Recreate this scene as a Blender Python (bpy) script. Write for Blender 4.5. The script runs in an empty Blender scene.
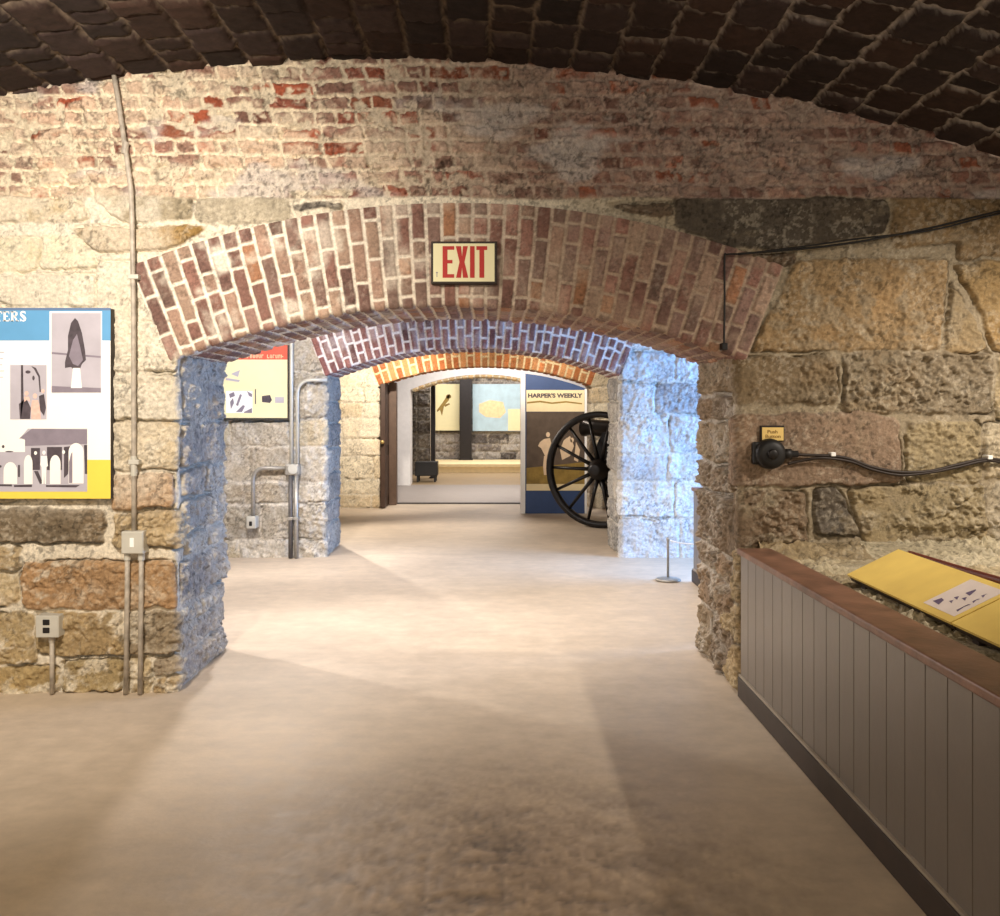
import bpy, bmesh, math, random
import numpy as np
from mathutils import Vector, Matrix

random.seed(7)
RNG = np.random.default_rng(11)
SC = bpy.context.scene
COL = SC.collection
F, VX, HY, H = 900.0, 490.0, 408.0, 1.45          # focal (px), vanishing point, eye height

def P(px, py, D):
    """photo measurement -> point in the place, on the frontal plane at distance D"""
    return Vector(((px - VX) * D / F, D, H - (py - HY) * D / F))

def lin(c):
    return tuple(((v / 255.0) / 12.92 if v / 255.0 <= 0.04045 else ((v / 255.0 + 0.055) / 1.055) ** 2.4) for v in c)

# ------------------------------------------------------------------ materials
def mat(name, rgb, rough=0.6, metal=0.0, var=0.12, scale=14.0, bump=0.0, bscale=60.0, spec=0.4, emit=None):
    m = bpy.data.materials.new(name); m.use_nodes = True
    nt = m.node_tree; n = nt.nodes; L = nt.links
    b = n['Principled BSDF']
    b.inputs['Roughness'].default_value = rough
    b.inputs['Metallic'].default_value = metal
    b.inputs['Specular IOR Level'].default_value = spec
    c = lin(rgb)
    tc = n.new('ShaderNodeTexCoord')
    if var > 0:
        no = n.new('ShaderNodeTexNoise'); no.inputs['Scale'].default_value = scale; no.inputs['Detail'].default_value = 4
        L.new(tc.outputs['Object'], no.inputs['Vector'])
        r = n.new('ShaderNodeValToRGB')
        r.color_ramp.elements[0].position = 0.3; r.color_ramp.elements[1].position = 0.7
        r.color_ramp.elements[0].color = tuple(v * (1 - var) for v in c) + (1,)
        r.color_ramp.elements[1].color = tuple(min(1, v * (1 + var)) for v in c) + (1,)
        L.new(no.outputs['Fac'], r.inputs['Fac']); L.new(r.outputs['Color'], b.inputs['Base Color'])
    else:
        b.inputs['Base Color'].default_value = c + (1,)
    if bump > 0:
        nb = n.new('ShaderNodeTexNoise'); nb.inputs['Scale'].default_value = bscale; nb.inputs['Detail'].default_value = 5
        L.new(tc.outputs['Object'], nb.inputs['Vector'])
        bp = n.new('ShaderNodeBump'); bp.inputs['Strength'].default_value = bump; bp.inputs['Distance'].default_value = 0.01
        L.new(nb.outputs['Fac'], bp.inputs['Height']); L.new(bp.outputs['Normal'], b.inputs['Normal'])
    if emit:
        b.inputs['Emission Color'].default_value = c + (1,); b.inputs['Emission Strength'].default_value = emit
    return m

def masonry_mat(name, fine=55.0, bump=0.5, rough=0.88, dist=0.006):
    """albedo of each stone / brick comes from the mesh attribute, grain from noise"""
    m = bpy.data.materials.new(name); m.use_nodes = True
    nt = m.node_tree; n = nt.nodes; L = nt.links
    b = n['Principled BSDF']; b.inputs['Roughness'].default_value = rough; b.inputs['Specular IOR Level'].default_value = 0.25
    at = n.new('ShaderNodeAttribute'); at.attribute_name = 'Col'
    tc = n.new('ShaderNodeTexCoord')
    no = n.new('ShaderNodeTexNoise'); no.inputs['Scale'].default_value = fine; no.inputs['Detail'].default_value = 6; no.inputs['Roughness'].default_value = 0.7
    L.new(tc.outputs['Object'], no.inputs['Vector'])
    mr = n.new('ShaderNodeMapRange'); mr.inputs[1].default_value = 0.25; mr.inputs[2].default_value = 0.75
    mr.inputs[3].default_value = 0.58; mr.inputs[4].default_value = 1.32
    L.new(no.outputs['Fac'], mr.inputs[0])
    mx = n.new('ShaderNodeVectorMath'); mx.operation = 'SCALE'
    L.new(at.outputs['Color'], mx.inputs[0]); L.new(mr.outputs[0], mx.inputs['Scale'])
    L.new(mx.outputs[0], b.inputs['Base Color'])
    nb = n.new('ShaderNodeTexNoise'); nb.inputs['Scale'].default_value = fine * 1.4; nb.inputs['Detail'].default_value = 7; nb.inputs['Roughness'].default_value = 0.7
    L.new(tc.outputs['Object'], nb.inputs['Vector'])
    bp = n.new('ShaderNodeBump'); bp.inputs['Strength'].default_value = bump; bp.inputs['Distance'].default_value = dist
    L.new(nb.outputs['Fac'], bp.inputs['Height']); L.new(bp.outputs['Normal'], b.inputs['Normal'])
    return m

M_STONE = masonry_mat('rubble stone', 48.0, 0.9, .9, .012)
M_BRICK = masonry_mat('old brick', 60.0, 0.7, .9, .008)
M_VAULT = masonry_mat('vault brick', 40.0, 0.4)
M_PLASTER = mat('white plaster', (232, 230, 228), 0.8, var=0.04, bump=0.1)
M_CORE = mat('masonry core', (150, 140, 125), 0.9)
M_STEEL = mat('galvanised steel', (168, 164, 156), 0.45, 0.55, 0.15, 40)
M_STEEL_D = mat('dark conduit steel', (96, 92, 90), 0.5, 0.3, 0.15, 40)
M_RUST = mat('weathered conduit', (172, 163, 150), 0.5, 0.0, 0.3, 25)
M_BOX = mat('grey steel box', (196, 194, 184), 0.45, 0.2, 0.06)
M_BLACK = mat('black rubber', (22, 20, 20), 0.5, var=0.1)
M_IRON = mat('black painted iron', (26, 22, 20), 0.4, 0.2, 0.2)
M_GUN = mat('dark gun iron', (34, 30, 28), 0.3, 0.5, 0.2)
M_WHITE = mat('white print', (246, 246, 244), 0.5, var=0.01)
M_CREAM = mat('cream print', (240, 222, 178), 0.6, var=0.03)
M_PALE = mat('pale yellow print', (240, 232, 186), 0.5, var=0.02)
M_BLUE = mat('sky blue print', (98, 160, 208), 0.5, var=0.03)
M_BLUE_D = mat('sky blue edge', (96, 122, 160), 0.5, var=0.03)
M_NAVY = mat('navy print', (58, 80, 124), 0.5, var=0.05)
M_YEL = mat('yellow print', (240, 212, 84), 0.5, var=0.02)
M_RED = mat('red print', (214, 92, 70), 0.5, var=0.05)
M_GREY1 = mat('light grey print', (182, 178, 190), 0.6, var=0.08, scale=9)
M_GREY2 = mat('mid grey print', (134, 126, 140), 0.6, var=0.1, scale=20)
M_GREY3 = mat('dark grey print', (76, 68, 76), 0.6, var=0.3, scale=30)
M_PINK = mat('faded pink print', (226, 190, 178), 0.6, var=0.12, scale=60)
M_EDGE = mat('dark panel edge', (58, 52, 48), 0.6)
M_EXIT = mat('photoluminescent face', (232, 226, 184), 0.45, var=0.02)
M_EXITR = mat('exit red', (178, 30, 26), 0.5, var=0.06, scale=50)
M_BRONZE = mat('dark bronze frame', (44, 34, 28), 0.5, 0.2)
M_CAP = mat('red brown wood', (122, 88, 70), 0.4, var=0.35, scale=9, bump=0.12, bscale=40)
M_BASE = mat('dark brown base', (50, 38, 31), 0.5, var=0.2)
M_YSIGN = mat('worn yellow panel', (246, 212, 116), 0.38, var=0.12, scale=5)
M_TAGY = mat('yellow label', (228, 196, 120), 0.5, var=0.05)
M_TAGT = mat('brown label ink', (120, 86, 30), 0.6)
M_MAROON = mat('dark red rail', (104, 42, 28), 0.5, var=0.15)
M_INK = mat('purple grey ink', (104, 90, 120), 0.6, var=0.25, scale=60)
M_PEACH = mat('pale inset print', (236, 222, 214), 0.5, var=0.05)
M_DOOR = mat('dark stained door wood', (70, 52, 42), 0.5, var=0.25, scale=8)
M_FRAME = mat('brown door frame', (96, 76, 62), 0.55, var=0.15)
M_BRASS = mat('brass', (196, 170, 110), 0.35, 0.7, 0.05)
M_OLIVE = mat('olive print', (150, 124, 62), 0.6, var=0.25, scale=12)
M_PHOTO = mat('sepia photo', (92, 78, 66), 0.6, var=0.25, scale=8)
M_SKIN = mat('pale figure print', (226, 200, 168), 0.6, var=0.08)
M_SEA = mat('pale blue print', (176, 202, 214), 0.5, var=0.1, scale=6)
M_LAND = mat('peach map print', (236, 206, 160), 0.5, var=0.12, scale=14)
M_POST = mat('dark iron post', (34, 30, 30), 0.5, var=0.2)

# floor: trowelled concrete
def floor_mat():
    m = bpy.data.materials.new('trowelled concrete'); m.use_nodes = True
    nt = m.node_tree; n = nt.nodes; L = nt.links
    b = n['Principled BSDF']; b.inputs['Specular IOR Level'].default_value = 0.35
    at = n.new('ShaderNodeAttribute'); at.attribute_name = 'Col'
    tc = n.new('ShaderNodeTexCoord')
    mp = n.new('ShaderNodeMapping'); mp.inputs['Scale'].default_value = (1.0, 1.25, 1.0)
    L.new(tc.outputs['Object'], mp.inputs['Vector'])
    n1 = n.new('ShaderNodeTexNoise'); n1.inputs['Scale'].default_value = 9; n1.inputs['Detail'].default_value = 8; n1.inputs['Roughness'].default_value = 0.65
    L.new(mp.outputs[0], n1.inputs['Vector'])
    mr = n.new('ShaderNodeMapRange'); mr.inputs[1].default_value = 0.3; mr.inputs[2].default_value = 0.7; mr.inputs[3].default_value = 0.88; mr.inputs[4].default_value = 1.1
    L.new(n1.outputs['Fac'], mr.inputs[0])
    sc = n.new('ShaderNodeVectorMath'); sc.operation = 'SCALE'
    L.new(at.outputs['Color'], sc.inputs[0]); L.new(mr.outputs[0], sc.inputs['Scale'])
    L.new(sc.outputs[0], b.inputs['Base Color'])
    rr = n.new('ShaderNodeMapRange'); rr.inputs[3].default_value = 0.42; rr.inputs[4].default_value = 0.68
    L.new(n1.outputs['Fac'], rr.inputs[0]); L.new(rr.outputs[0], b.inputs['Roughness'])
    n2 = n.new('ShaderNodeTexNoise'); n2.inputs['Scale'].default_value = 60; n2.inputs['Detail'].default_value = 6
    L.new(tc.outputs['Object'], n2.inputs['Vector'])
    bp = n.new('ShaderNodeBump'); bp.inputs['Strength'].default_value = 0.18; bp.inputs['Distance'].default_value = 0.004
    L.new(n2.outputs['Fac'], bp.inputs['Height']); L.new(bp.outputs['Normal'], b.inputs['Normal'])
    return m
M_FLOOR = floor_mat()

# ------------------------------------------------------------------ object helpers
def link(name, me, m, parent=None):
    o = bpy.data.objects.new(name, me); COL.objects.link(o)
    if m is not None: me.materials.append(m)
    if parent is not None: o.parent = parent
    return o

def obj(name, bm, m, parent=None, smooth=False):
    """bm is in world coordinates; a parented part is moved into the parent's frame"""
    me = bpy.data.meshes.new(name)
    bmesh.ops.recalc_face_normals(bm, faces=bm.faces[:])
    if smooth:
        for f in bm.faces: f.smooth = True
    bm.to_mesh(me); bm.free()
    if parent is not None:
        r = root_loc(parent)
        me.transform(Matrix.Translation(-r))
    return link(name, me, m, parent)

def root_loc(o):
    v = Vector((0, 0, 0))
    while o is not None:
        v += o.location; o = o.parent
    return v

def tag(o, label, cat, group=None):
    o['label'] = label; o['category'] = cat
    if group: o['group'] = group
    return o

def thing(name, label, cat, loc, group=None):
    o = bpy.data.objects.new(name, None); COL.objects.link(o); o.location = loc
    o.empty_display_size = 0.05
    return tag(o, label, cat, group)

def structure(o):
    o['kind'] = 'structure'; return o

def box(x0, x1, y0, y1, z0, z1, bev=0.0, bm=None):
    new = bmesh.new()
    bmesh.ops.create_cube(new, size=1.0)
    for v in new.verts:
        v.co = Vector(((x0 + x1) / 2 + v.co.x * (x1 - x0), (y0 + y1) / 2 + v.co.y * (y1 - y0), (z0 + z1) / 2 + v.co.z * (z1 - z0)))
    if bev > 0:
        bmesh.ops.bevel(new, geom=new.edges[:], offset=bev, segments=2, profile=0.5, affect='EDGES')
    return merge(bm, new)

def merge(bm, new):
    if bm is None: return new
    me = bpy.data.meshes.new('tmp'); new.to_mesh(me); new.free()
    bm.from_mesh(me); bpy.data.meshes.remove(me)
    return bm

def prism(pts, y0, y1, bm=None):
    """pts: (x, z) outline, extruded between y0 and y1"""
    new = bmesh.new()
    a = [new.verts.new((x, y0, z)) for x, z in pts]; b = [new.verts.new((x, y1, z)) for x, z in pts]
    new.faces.new(a); new.faces.new(b[::-1])
    for i in range(len(pts)):
        j = (i + 1) % len(pts)
        new.faces.new((a[i], b[i], b[j], a[j]))
    return merge(bm, new)

def tube(pts, r, seg=10, bm=None):
    new = bmesh.new(); pts = [Vector(p) for p in pts]; rings = []
    up = Vector((0.13, 0.31, 0.94)).normalized()
    for i, p in enumerate(pts):
        t = (pts[min(i + 1, len(pts) - 1)] - pts[max(i - 1, 0)]).normalized()
        a = t.cross(up)
        if a.length < 0.1: a = t.cross(Vector((1, 0, 0)))
        a.normalize(); b = t.cross(a).normalized()
        rr = r[i] if isinstance(r, (list, tuple)) else r
        rings.append([new.verts.new(p + a * rr * math.cos(k * 2 * math.pi / seg) + b * rr * math.sin(k * 2 * math.pi / seg)) for k in range(seg)])
    for i in range(len(rings) - 1):
        for k in range(seg):
            new.faces.new((rings[i][k], rings[i][(k + 1) % seg], rings[i + 1][(k + 1) % seg], rings[i + 1][k]))
    new.faces.new(rings[0]); new.faces.new(rings[-1][::-1])
    return merge(bm, new)

def lathe(prof, origin, axis, seg=32, bm=None, closed=False):
    """prof: (distance along axis, radius)"""
    new = bmesh.new(); axis = Vector(axis).normalized(); origin = Vector(origin)
    a = axis.cross(Vector((0, 0, 1)))
    if a.length < 0.1: a = axis.cross(Vector((1, 0, 0)))
    a.normalize(); b = axis.cross(a)
    rings = []
    for d, r in prof:
        rings.append([new.verts.new(origin + axis * d + (a * math.cos(k * 2 * math.pi / seg) + b * math.sin(k * 2 * math.pi / seg)) * max(r, 1e-4)) for k in range(seg)])
    for i in range(len(rings) - 1):
        for k in range(seg):
            new.faces.new((rings[i][k], rings[i][(k + 1) % seg], rings[i + 1][(k + 1) % seg], rings[i + 1][k]))
    if closed:
        for k in range(seg): new.faces.new((rings[-1][k], rings[-1][(k + 1) % seg], rings[0][(k + 1) % seg], rings[0][k]))
    else:
        new.faces.new(rings[0]); new.faces.new(rings[-1][::-1])
    return merge(bm, new)

def smooth_path(pts, n=8):
    """Catmull-Rom through pts"""
    pts = [Vector(p) for p in pts]; out = []
    for i in range(len(pts) - 1):
        p0, p1, p2, p3 = pts[max(i - 1, 0)], pts[i], pts[i + 1], pts[min(i + 2, len(pts) - 1)]
        for k in range(n):
            t = k / n
            out.append(0.5 * ((2 * p1) + (p2 - p0) * t + (2 * p0 - 5 * p1 + 4 * p2 - p3) * t * t + (3 * p1 - p0 - 3 * p2 + p3) * t ** 3))
    out.append(pts[-1]); return out

def rect(px0, px1, py0, py1, D, th, m, name, parent):
    a = P(px0, py0, D); b = P(px1, py1, D)
    return obj(name, box(a.x, b.x, D - th, D, b.z, a.z), m, parent)

def flat(polys, D, th, m, name, parent):
    """flat printed shapes: lists of photo points on the plane at D"""
    bm = None
    for pl in polys:
        pts = [(P(x, y, D).x, P(x, y, D).z) for x, y in pl]
        bm = prism(pts, D - th, D, bm)
    return obj(name, bm, m, parent)

def ell(cx, cy, rx, ry, n=14, rot=0.0):
    c, s = math.cos(rot), math.sin(rot)
    return [(cx + rx * math.cos(t) * c - ry * math.sin(t) * s, cy + rx * math.cos(t) * s + ry * math.sin(t) * c) for t in [2 * math.pi * k / n for k in range(n)]]

def lettering(body, name, px0, px1, pyb, pyt, D, m, parent, bold=0.0, depth=0.001, matrix=None):
    """text laid between px0..px1 with its capitals from pyb up to pyt"""
    cu = bpy.data.curves.new('t', 'FONT'); cu.body = body; cu.offset = bold; cu.extrude = 0.02
    t = bpy.data.objects.new('t', cu); COL.objects.link(t)
    bpy.context.view_layer.update()
    me = bpy.data.meshes.new_from_object(t.evaluated_get(bpy.context.evaluated_depsgraph_get()))
    bpy.data.objects.remove(t); bpy.data.curves.remove(cu)
    xs = [v.co.x for v in me.vertices]; ys = [v.co.y for v in me.vertices]
    x0, x1, y0, y1 = min(xs), max(xs), min(ys), max(ys)
    r = root_loc(parent)
    a = P(px0, pyb, D); b = P(px1, pyt, D)
    for v in me.vertices:
        u = (v.co.x - x0) / (x1 - x0); w = (v.co.y - y0) / (y1 - y0)
        if matrix: p = matrix(u, w, (v.co.z + 0.02) / 0.04 * depth)
        else: p = Vector((a.x + (b.x - a.x) * u, D - (v.co.z + 0.02) / 0.04 * depth, a.z + (b.z - a.z) * w))
        v.co = p - r
    me.name = name
    return link(name, me, m, parent)

# ------------------------------------------------------------------ numpy masonry
TAB = RNG.random((256, 256))
def vn(x, y, s=0):
    xi = np.floor(x).astype(np.int64); yi = np.floor(y).astype(np.int64)
    fx = x - xi; fy = y - yi
    fx = fx * fx * (3 - 2 * fx); fy = fy * fy * (3 - 2 * fy)
    xi = xi + s * 37; yi = yi + s * 91
    a = TAB[xi & 255, yi & 255]; b = TAB[(xi + 1) & 255, yi & 255]
    c = TAB[xi & 255, (yi + 1) & 255]; d = TAB[(xi + 1) & 255, (yi + 1) & 255]
    return (a * (1 - fx) + b * fx) * (1 - fy) + (c * (1 - fx) + d * fx) * fy
def fbm(x, y, o=4, s=0, g=0.5):
    r = 0; a = 1.0; t = 0
    for k in range(o):
        r = r + a * vn(x * 2 ** k + 13.7 * k, y * 2 ** k + 7.1 * k, s + k); t += a; a *= g
    return r / t
def hsh(i, j, s=0):
    i = i.astype(np.int64); j = j.astype(np.int64)
    return TAB[(i * 17 + j * 31 + s * 7 + 400) & 255, (i * 59 + j * 13 + s * 101 + 400) & 255]
def flecks(col, U, Z, s, pale, amt=.55, dk=.45):
    """grain: pale lime flecks and dark mineral specks"""
    a = sst(.54, .62, fbm(U * 52, Z * 60, 3, s, .65)) * sst(.35, .6, fbm(U * 7, Z * 7, 3, s + 4)) * amt
    b = sst(.57, .66, fbm(U * 60 + 9, Z * 52, 3, s + 8, .65)) * sst(.35, .6, fbm(U * 6 + 4, Z * 6, 3, s + 12)) * dk
    a = a[..., None]; b = b[..., None]
    return (col * (1 - a) + (pale * .45 + col * .62) * a) * (1 - b)
def sst(a, b, x):
    t = np.clip((x - a) / (b - a), 0, 1); return t * t * (3 - 2 * t)
def C(*rgb): return np.array(lin(rgb))

def sheet(name, pos, col, m, parent=None, mask=None, flip=False):
    nu, nv, _ = pos.shape
    idx = np.arange(nu * nv).reshape(nu, nv)
    q = np.stack([idx[:-1, :-1], idx[1:, :-1], idx[1:, 1:], idx[:-1, 1:]], -1).reshape(-1, 4)
    if flip: q = q[:, ::-1]
    if mask is not None:
        mk = (mask[:-1, :-1] & mask[1:, :-1] & mask[1:, 1:] & mask[:-1, 1:]).reshape(-1); q = q[mk]
    used = np.zeros(nu * nv, bool); used[q.ravel()] = True
    remap = np.cumsum(used) - 1
    v = pos.reshape(-1, 3)[used]; c = col.reshape(-1, 3)[used]; q = remap[q]
    if parent is not None: v = v - np.array(root_loc(parent))
    me = bpy.data.meshes.new(name)
    me.vertices.add(len(v)); me.vertices.foreach_set('co', v.astype(np.float32).ravel())
    me.loops.add(q.size); me.loops.foreach_set('vertex_index', q.astype(np.int32).ravel())
    me.polygons.add(len(q)); me.polygons.foreach_set('loop_start', np.arange(0, q.size, 4, dtype=np.int32))
    me.update(calc_edges=True)
    me.polygons.foreach_set('use_smooth', np.ones(len(q), bool))
    a = me.attributes.new('Col', 'FLOAT_COLOR', 'POINT')
    a.data.foreach_set('color', np.concatenate([np.clip(c, 0, 1), np.ones((len(c), 1))], 1).astype(np.float32).ravel())
    return link(name, me, m, parent)

# stone records: (polygon [(x,z)...] counter-clockwise or clockwise, colour, roughness, proud)
def stonework(u1, z1, stones, mortar, seed, wash=None, scale=1.0):
    U, Z = np.meshgrid(u1, z1, indexing='ij')
    wu = (fbm(U * 7, Z * 7, 3, seed) - .5) * .05 + (fbm(U * 30, Z * 30, 2, seed + 5) - .5) * .018
    wz = (fbm(U * 7, Z * 7, 3, seed + 9) - .5) * .04 + (fbm(U * 30, Z * 30, 2, seed + 15) - .5) * .016
    Uw = U + wu * scale; Zw = Z + wz * scale
    big = fbm(U * 4, Z * 4, 4, seed + 20); mid = fbm(U * 14, Z * 14, 4, seed + 24, .6); fin = fbm(U * 48, Z * 48, 3, seed + 30, .6)
    rid = np.abs(fbm(U * 17, Z * 22, 4, seed + 34, .55) - .5) * 2
    h = (mid - .5) * .012 + (fin - .5) * .007 - .004
    pit = sst(.60, .72, fbm(U * 33, Z * 38, 3, seed + 61, .6)) * sst(.42, .6, fbm(U * 6, Z * 6, 3, seed + 64))
    smear = sst(.52, .64, fbm(U * 11 + 3, Z * 13, 5, seed + 67, .6)) * sst(.40, .60, fbm(U * 2.6, Z * 2.6, 3, seed + 71))
    col = mortar(U, Z) if callable(mortar) else np.broadcast_to(mortar, U.shape + (3,))
    col = np.array(col * (.82 + .36 * mid)[..., None])
    mcol = col.copy()
    best = np.full(U.shape, -1.0)
    mg = .06
    for k, (poly, c, rough, proud) in enumerate(stones):
        xs = [p[0] for p in poly]; zs = [p[1] for p in poly]
        i0, i1 = np.searchsorted(u1, [min(xs) - mg, max(xs) + mg]); j0, j1 = np.searchsorted(z1, [min(zs) - mg, max(zs) + mg])
        if i1 - i0 < 2 or j1 - j0 < 2: continue
        sl = (slice(i0, i1), slice(j0, j1)); uu = Uw[sl]; zz = Zw[sl]
        ar = sum(xs[i] * zs[(i + 1) % len(xs)] - xs[(i + 1) % len(xs)] * zs[i] for i in range(len(xs)))
        sg = 1 if ar > 0 else -1
        d = np.full(uu.shape, 9.0)
        for i in range(len(xs)):
            j = (i + 1) % len(xs); ex, ez = xs[j] - xs[i], zs[j] - zs[i]; l = math.hypot(ex, ez)
            dd = sg * (ex * (zz - zs[i]) - ez * (uu - xs[i])) / l
            # soft corner
            d = np.where(np.abs(d - dd) < .03, np.minimum(d, dd) - (.03 - np.abs(d - dd)) ** 2 / .12, np.minimum(d, dd))
        d = d + .004
        ins = d > np.maximum(best[sl], 0)
        s = sst(0.0, .015, d)
        r = np.random.default_rng(seed * 1000 + k)
        tu, tz = (r.random(2) - .5) * .05
        cu, cz = sum(xs) / len(xs), sum(zs) / len(zs)
        hh = s * (proud + tu * (uu - cu) * .5 + tz * (zz - cz) * .5) + s * rough * ((mid[sl] - .5) * .055 + (big[sl] - .5) * .05 - np.clip(.25 - rid[sl], 0, 1) * .045 + (fin[sl] - .5) * .026)
        h[sl] = np.where(ins, np.maximum(hh, h[sl] * (1 - s)), h[sl])
        c = np.asarray(c)
        tone = (.70 + .62 * big[sl])[..., None] * (.86 + .28 * fin[sl])[..., None]
        cc = c * tone * (1 + (r.random() - .5) * .16)
        warm = sst(.5, .75, fbm(U[sl] * 3 + k, Z[sl] * 3, 3, seed + 50))[..., None] * .35
        cc = cc * (1 - warm) + cc * np.array([1.12, .98, .80]) * warm
        sm = (smear[sl] * min(1, rough) * .8)[..., None]
        cc = cc * (1 - sm) + mcol[sl] * sm
        hh = hh - s * pit[sl] * .016 * min(1.2, rough)
        e = sst(-.001, .007, d)[..., None]
        col[sl] = np.where(ins[..., None], col[sl] * (1 - e) + cc * e, col[sl])
        best[sl] = np.maximum(best[sl], d)
    crev = sst(.50, .58, fbm(U * 3.1 + 2, Z * 5, 3, seed + 80)) * (1 - sst(-.002, .009, np.abs(best - .002)))
    h = h - crev * .045
    if wash is not None:
        w, wc = wash(U, Z); w = (w * sst(.35, .7, mid * .6 + big * .4 + w * .25))[..., None]
        col = col * (1 - w) + wc * w
    return U, Z, h, flecks(col, U, Z, seed + 90, C(220, 210, 190))

def bricks(U, V, lu, lv, joint, seed, half=0.55, warp=.004, fixed=None):
    """U along the bricks, V across the courses -> (edge distance, random 1, random 2)"""
    Uw = U + (fbm(U * 22, V * 22, 2, seed) - .5) * warp * 3; Vw = V + (fbm(U * 16, V * 16, 3, seed + 3) - .5) * warp * 3
    k = np.floor(Vw / lv); fv = Vw / lv - k
    off = hsh(k, k * 0, seed) if fixed is None else fixed(k)
    q = Uw / lu + off; i = np.floor(q); fu = q - i
    split = hsh(i, k, seed + 2) < half
    sub = np.where(split, (fu > .5).astype(int), 0)
    fu2 = np.where(split, (fu * 2) % 1.0, fu); w = np.where(split, lu / 2, lu)
    du = np.minimum(fu2, 1 - fu2) * w; dv = np.minimum(fv, 1 - fv) * lv
    return np.minimum(du, dv) - joint / 2, hsh(i * 2 + sub, k, seed + 4), hsh(i * 2 + sub, k, seed + 6)

# ------------------------------------------------------------------ walls with arched openings
def set_open(xl, xr, crown, rise=.27):
    global XL, XR, CR, XC, HW, RISE, R_IN, ZC, ZS
    XL, XR, CR, RISE = xl, xr, crown, rise             # opening edges, crown height
    XC = (XL + XR) / 2; HW = (XR - XL) / 2
    R_IN = (HW * HW + RISE * RISE) / (2 * RISE); ZC = CR - R_IN; ZS = CR - RISE
set_open(-1.6, 1.265, 1.985)

def arc_z(x, R):
    return ZC + np.sqrt(np.maximum(R * R - (x - XC) ** 2, 0))

def wall_core(name, D, T, x0, x1, ztop):
    ins = .05
    bm = bmesh.new()
    def pr(pts): prism(pts, D + ins, D + T - .012, bm)
    pr([(x0, -.05), (XL - ins, -.05), (XL - ins, ztop), (x0, ztop)])
    pr([(XR + ins, -.05), (x1, -.05), (x1, ztop), (XR + ins, ztop)])
    n = 16; xs = [XL - ins + (XR - XL + 2 * ins) * k / n for k in range(n + 1)]
    for a, b in zip(xs[:-1], xs[1:]):
        za, zb = float(arc_z(np.array(a), R_IN + ins)), float(arc_z(np.array(b), R_IN + ins))
        pr([(a, za), (b, zb), (b, ztop), (a, ztop)])
    return structure(obj(name, bm, M_CORE))

def pier(name, parent, D, T, side, reach, ztop, res, fn, m=M_STONE, r=.035, back=.35, jres=None):
    """one continuous sheet: face, corner, reveal, corner, back.  side -1 left of the opening, +1 right"""
    xe = XL if side < 0 else XR; sg = 1 if side < 0 else -1
    jres = jres or res
    t = np.concatenate([np.arange(-reach, -r, res), np.linspace(-r, r, 9), np.arange(r + jres, T - r, jres), np.linspace(T - r, T + r, 7), np.arange(T + r + .03, T + back, .03)])
    z1 = np.arange(-.01, ztop + res, res); z1[-1] = ztop
    a = np.where(t < -r, t, 0.0); b = np.where(t < -r, 0.0, t); na = np.zeros_like(t); nb = np.where(t < -r, -1.0, 0.0)
    k = (t >= -r) & (t <= r); th = (t[k] + r) / (2 * r) * math.pi / 2
    a[k] = -r + r * np.sin(th); b[k] = r - r * np.cos(th); na[k] = np.sin(th); nb[k] = -np.cos(th)
    k = (t > r) & (t < T - r); na[k] = 1; nb[k] = 0
    k = (t >= T - r) & (t <= T + r); th = (t[k] - T + r) / (2 * r) * math.pi / 2
    a[k] = -r + r * np.cos(th); b[k] = T - r + r * np.sin(th); na[k] = np.cos(th); nb[k] = np.sin(th)
    k = t > T + r; a[k] = -(t[k] - T); b[k] = T; na[k] = 0; nb[k] = 1
    u = xe + sg * t
    if sg > 0: Ug, Zg, h, col = fn(u, z1)
    else:
        Ug, Zg, h, col = fn(u[::-1], z1); h = h[::-1]; col = col[::-1]
    pos = np.zeros(h.shape + (3,))
    pos[..., 0] = xe + sg * (a[:, None] + na[:, None] * h)
    pos[..., 1] = D + b[:, None] + nb[:, None] * h
    pos[..., 2] = z1[None, :]
    return sheet(name, pos, col, m, parent, flip=(sg < 0))

def face_top(name, parent, D, x0, x1, z0, z1, res, fn, r_out, ang, m):
    u = np.arange(x0, x1, res); z = np.arange(z0, z1, res)
    U, Z, h, col = fn(u, z)
    rad = np.hypot(U - XC, Z - ZC); th = np.abs(np.arctan2(U - XC, Z - ZC))
    in_ring = (rad < r_out - .012) & (th < ang - .004)
    in_open = (U > XL - .0) & (U < XR + .0) & (rad < R_IN + .02)
    pos = np.stack([U, D - h, Z], -1)
    return sheet(name, pos, col, m, parent, mask=~(in_ring | in_open))

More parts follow.
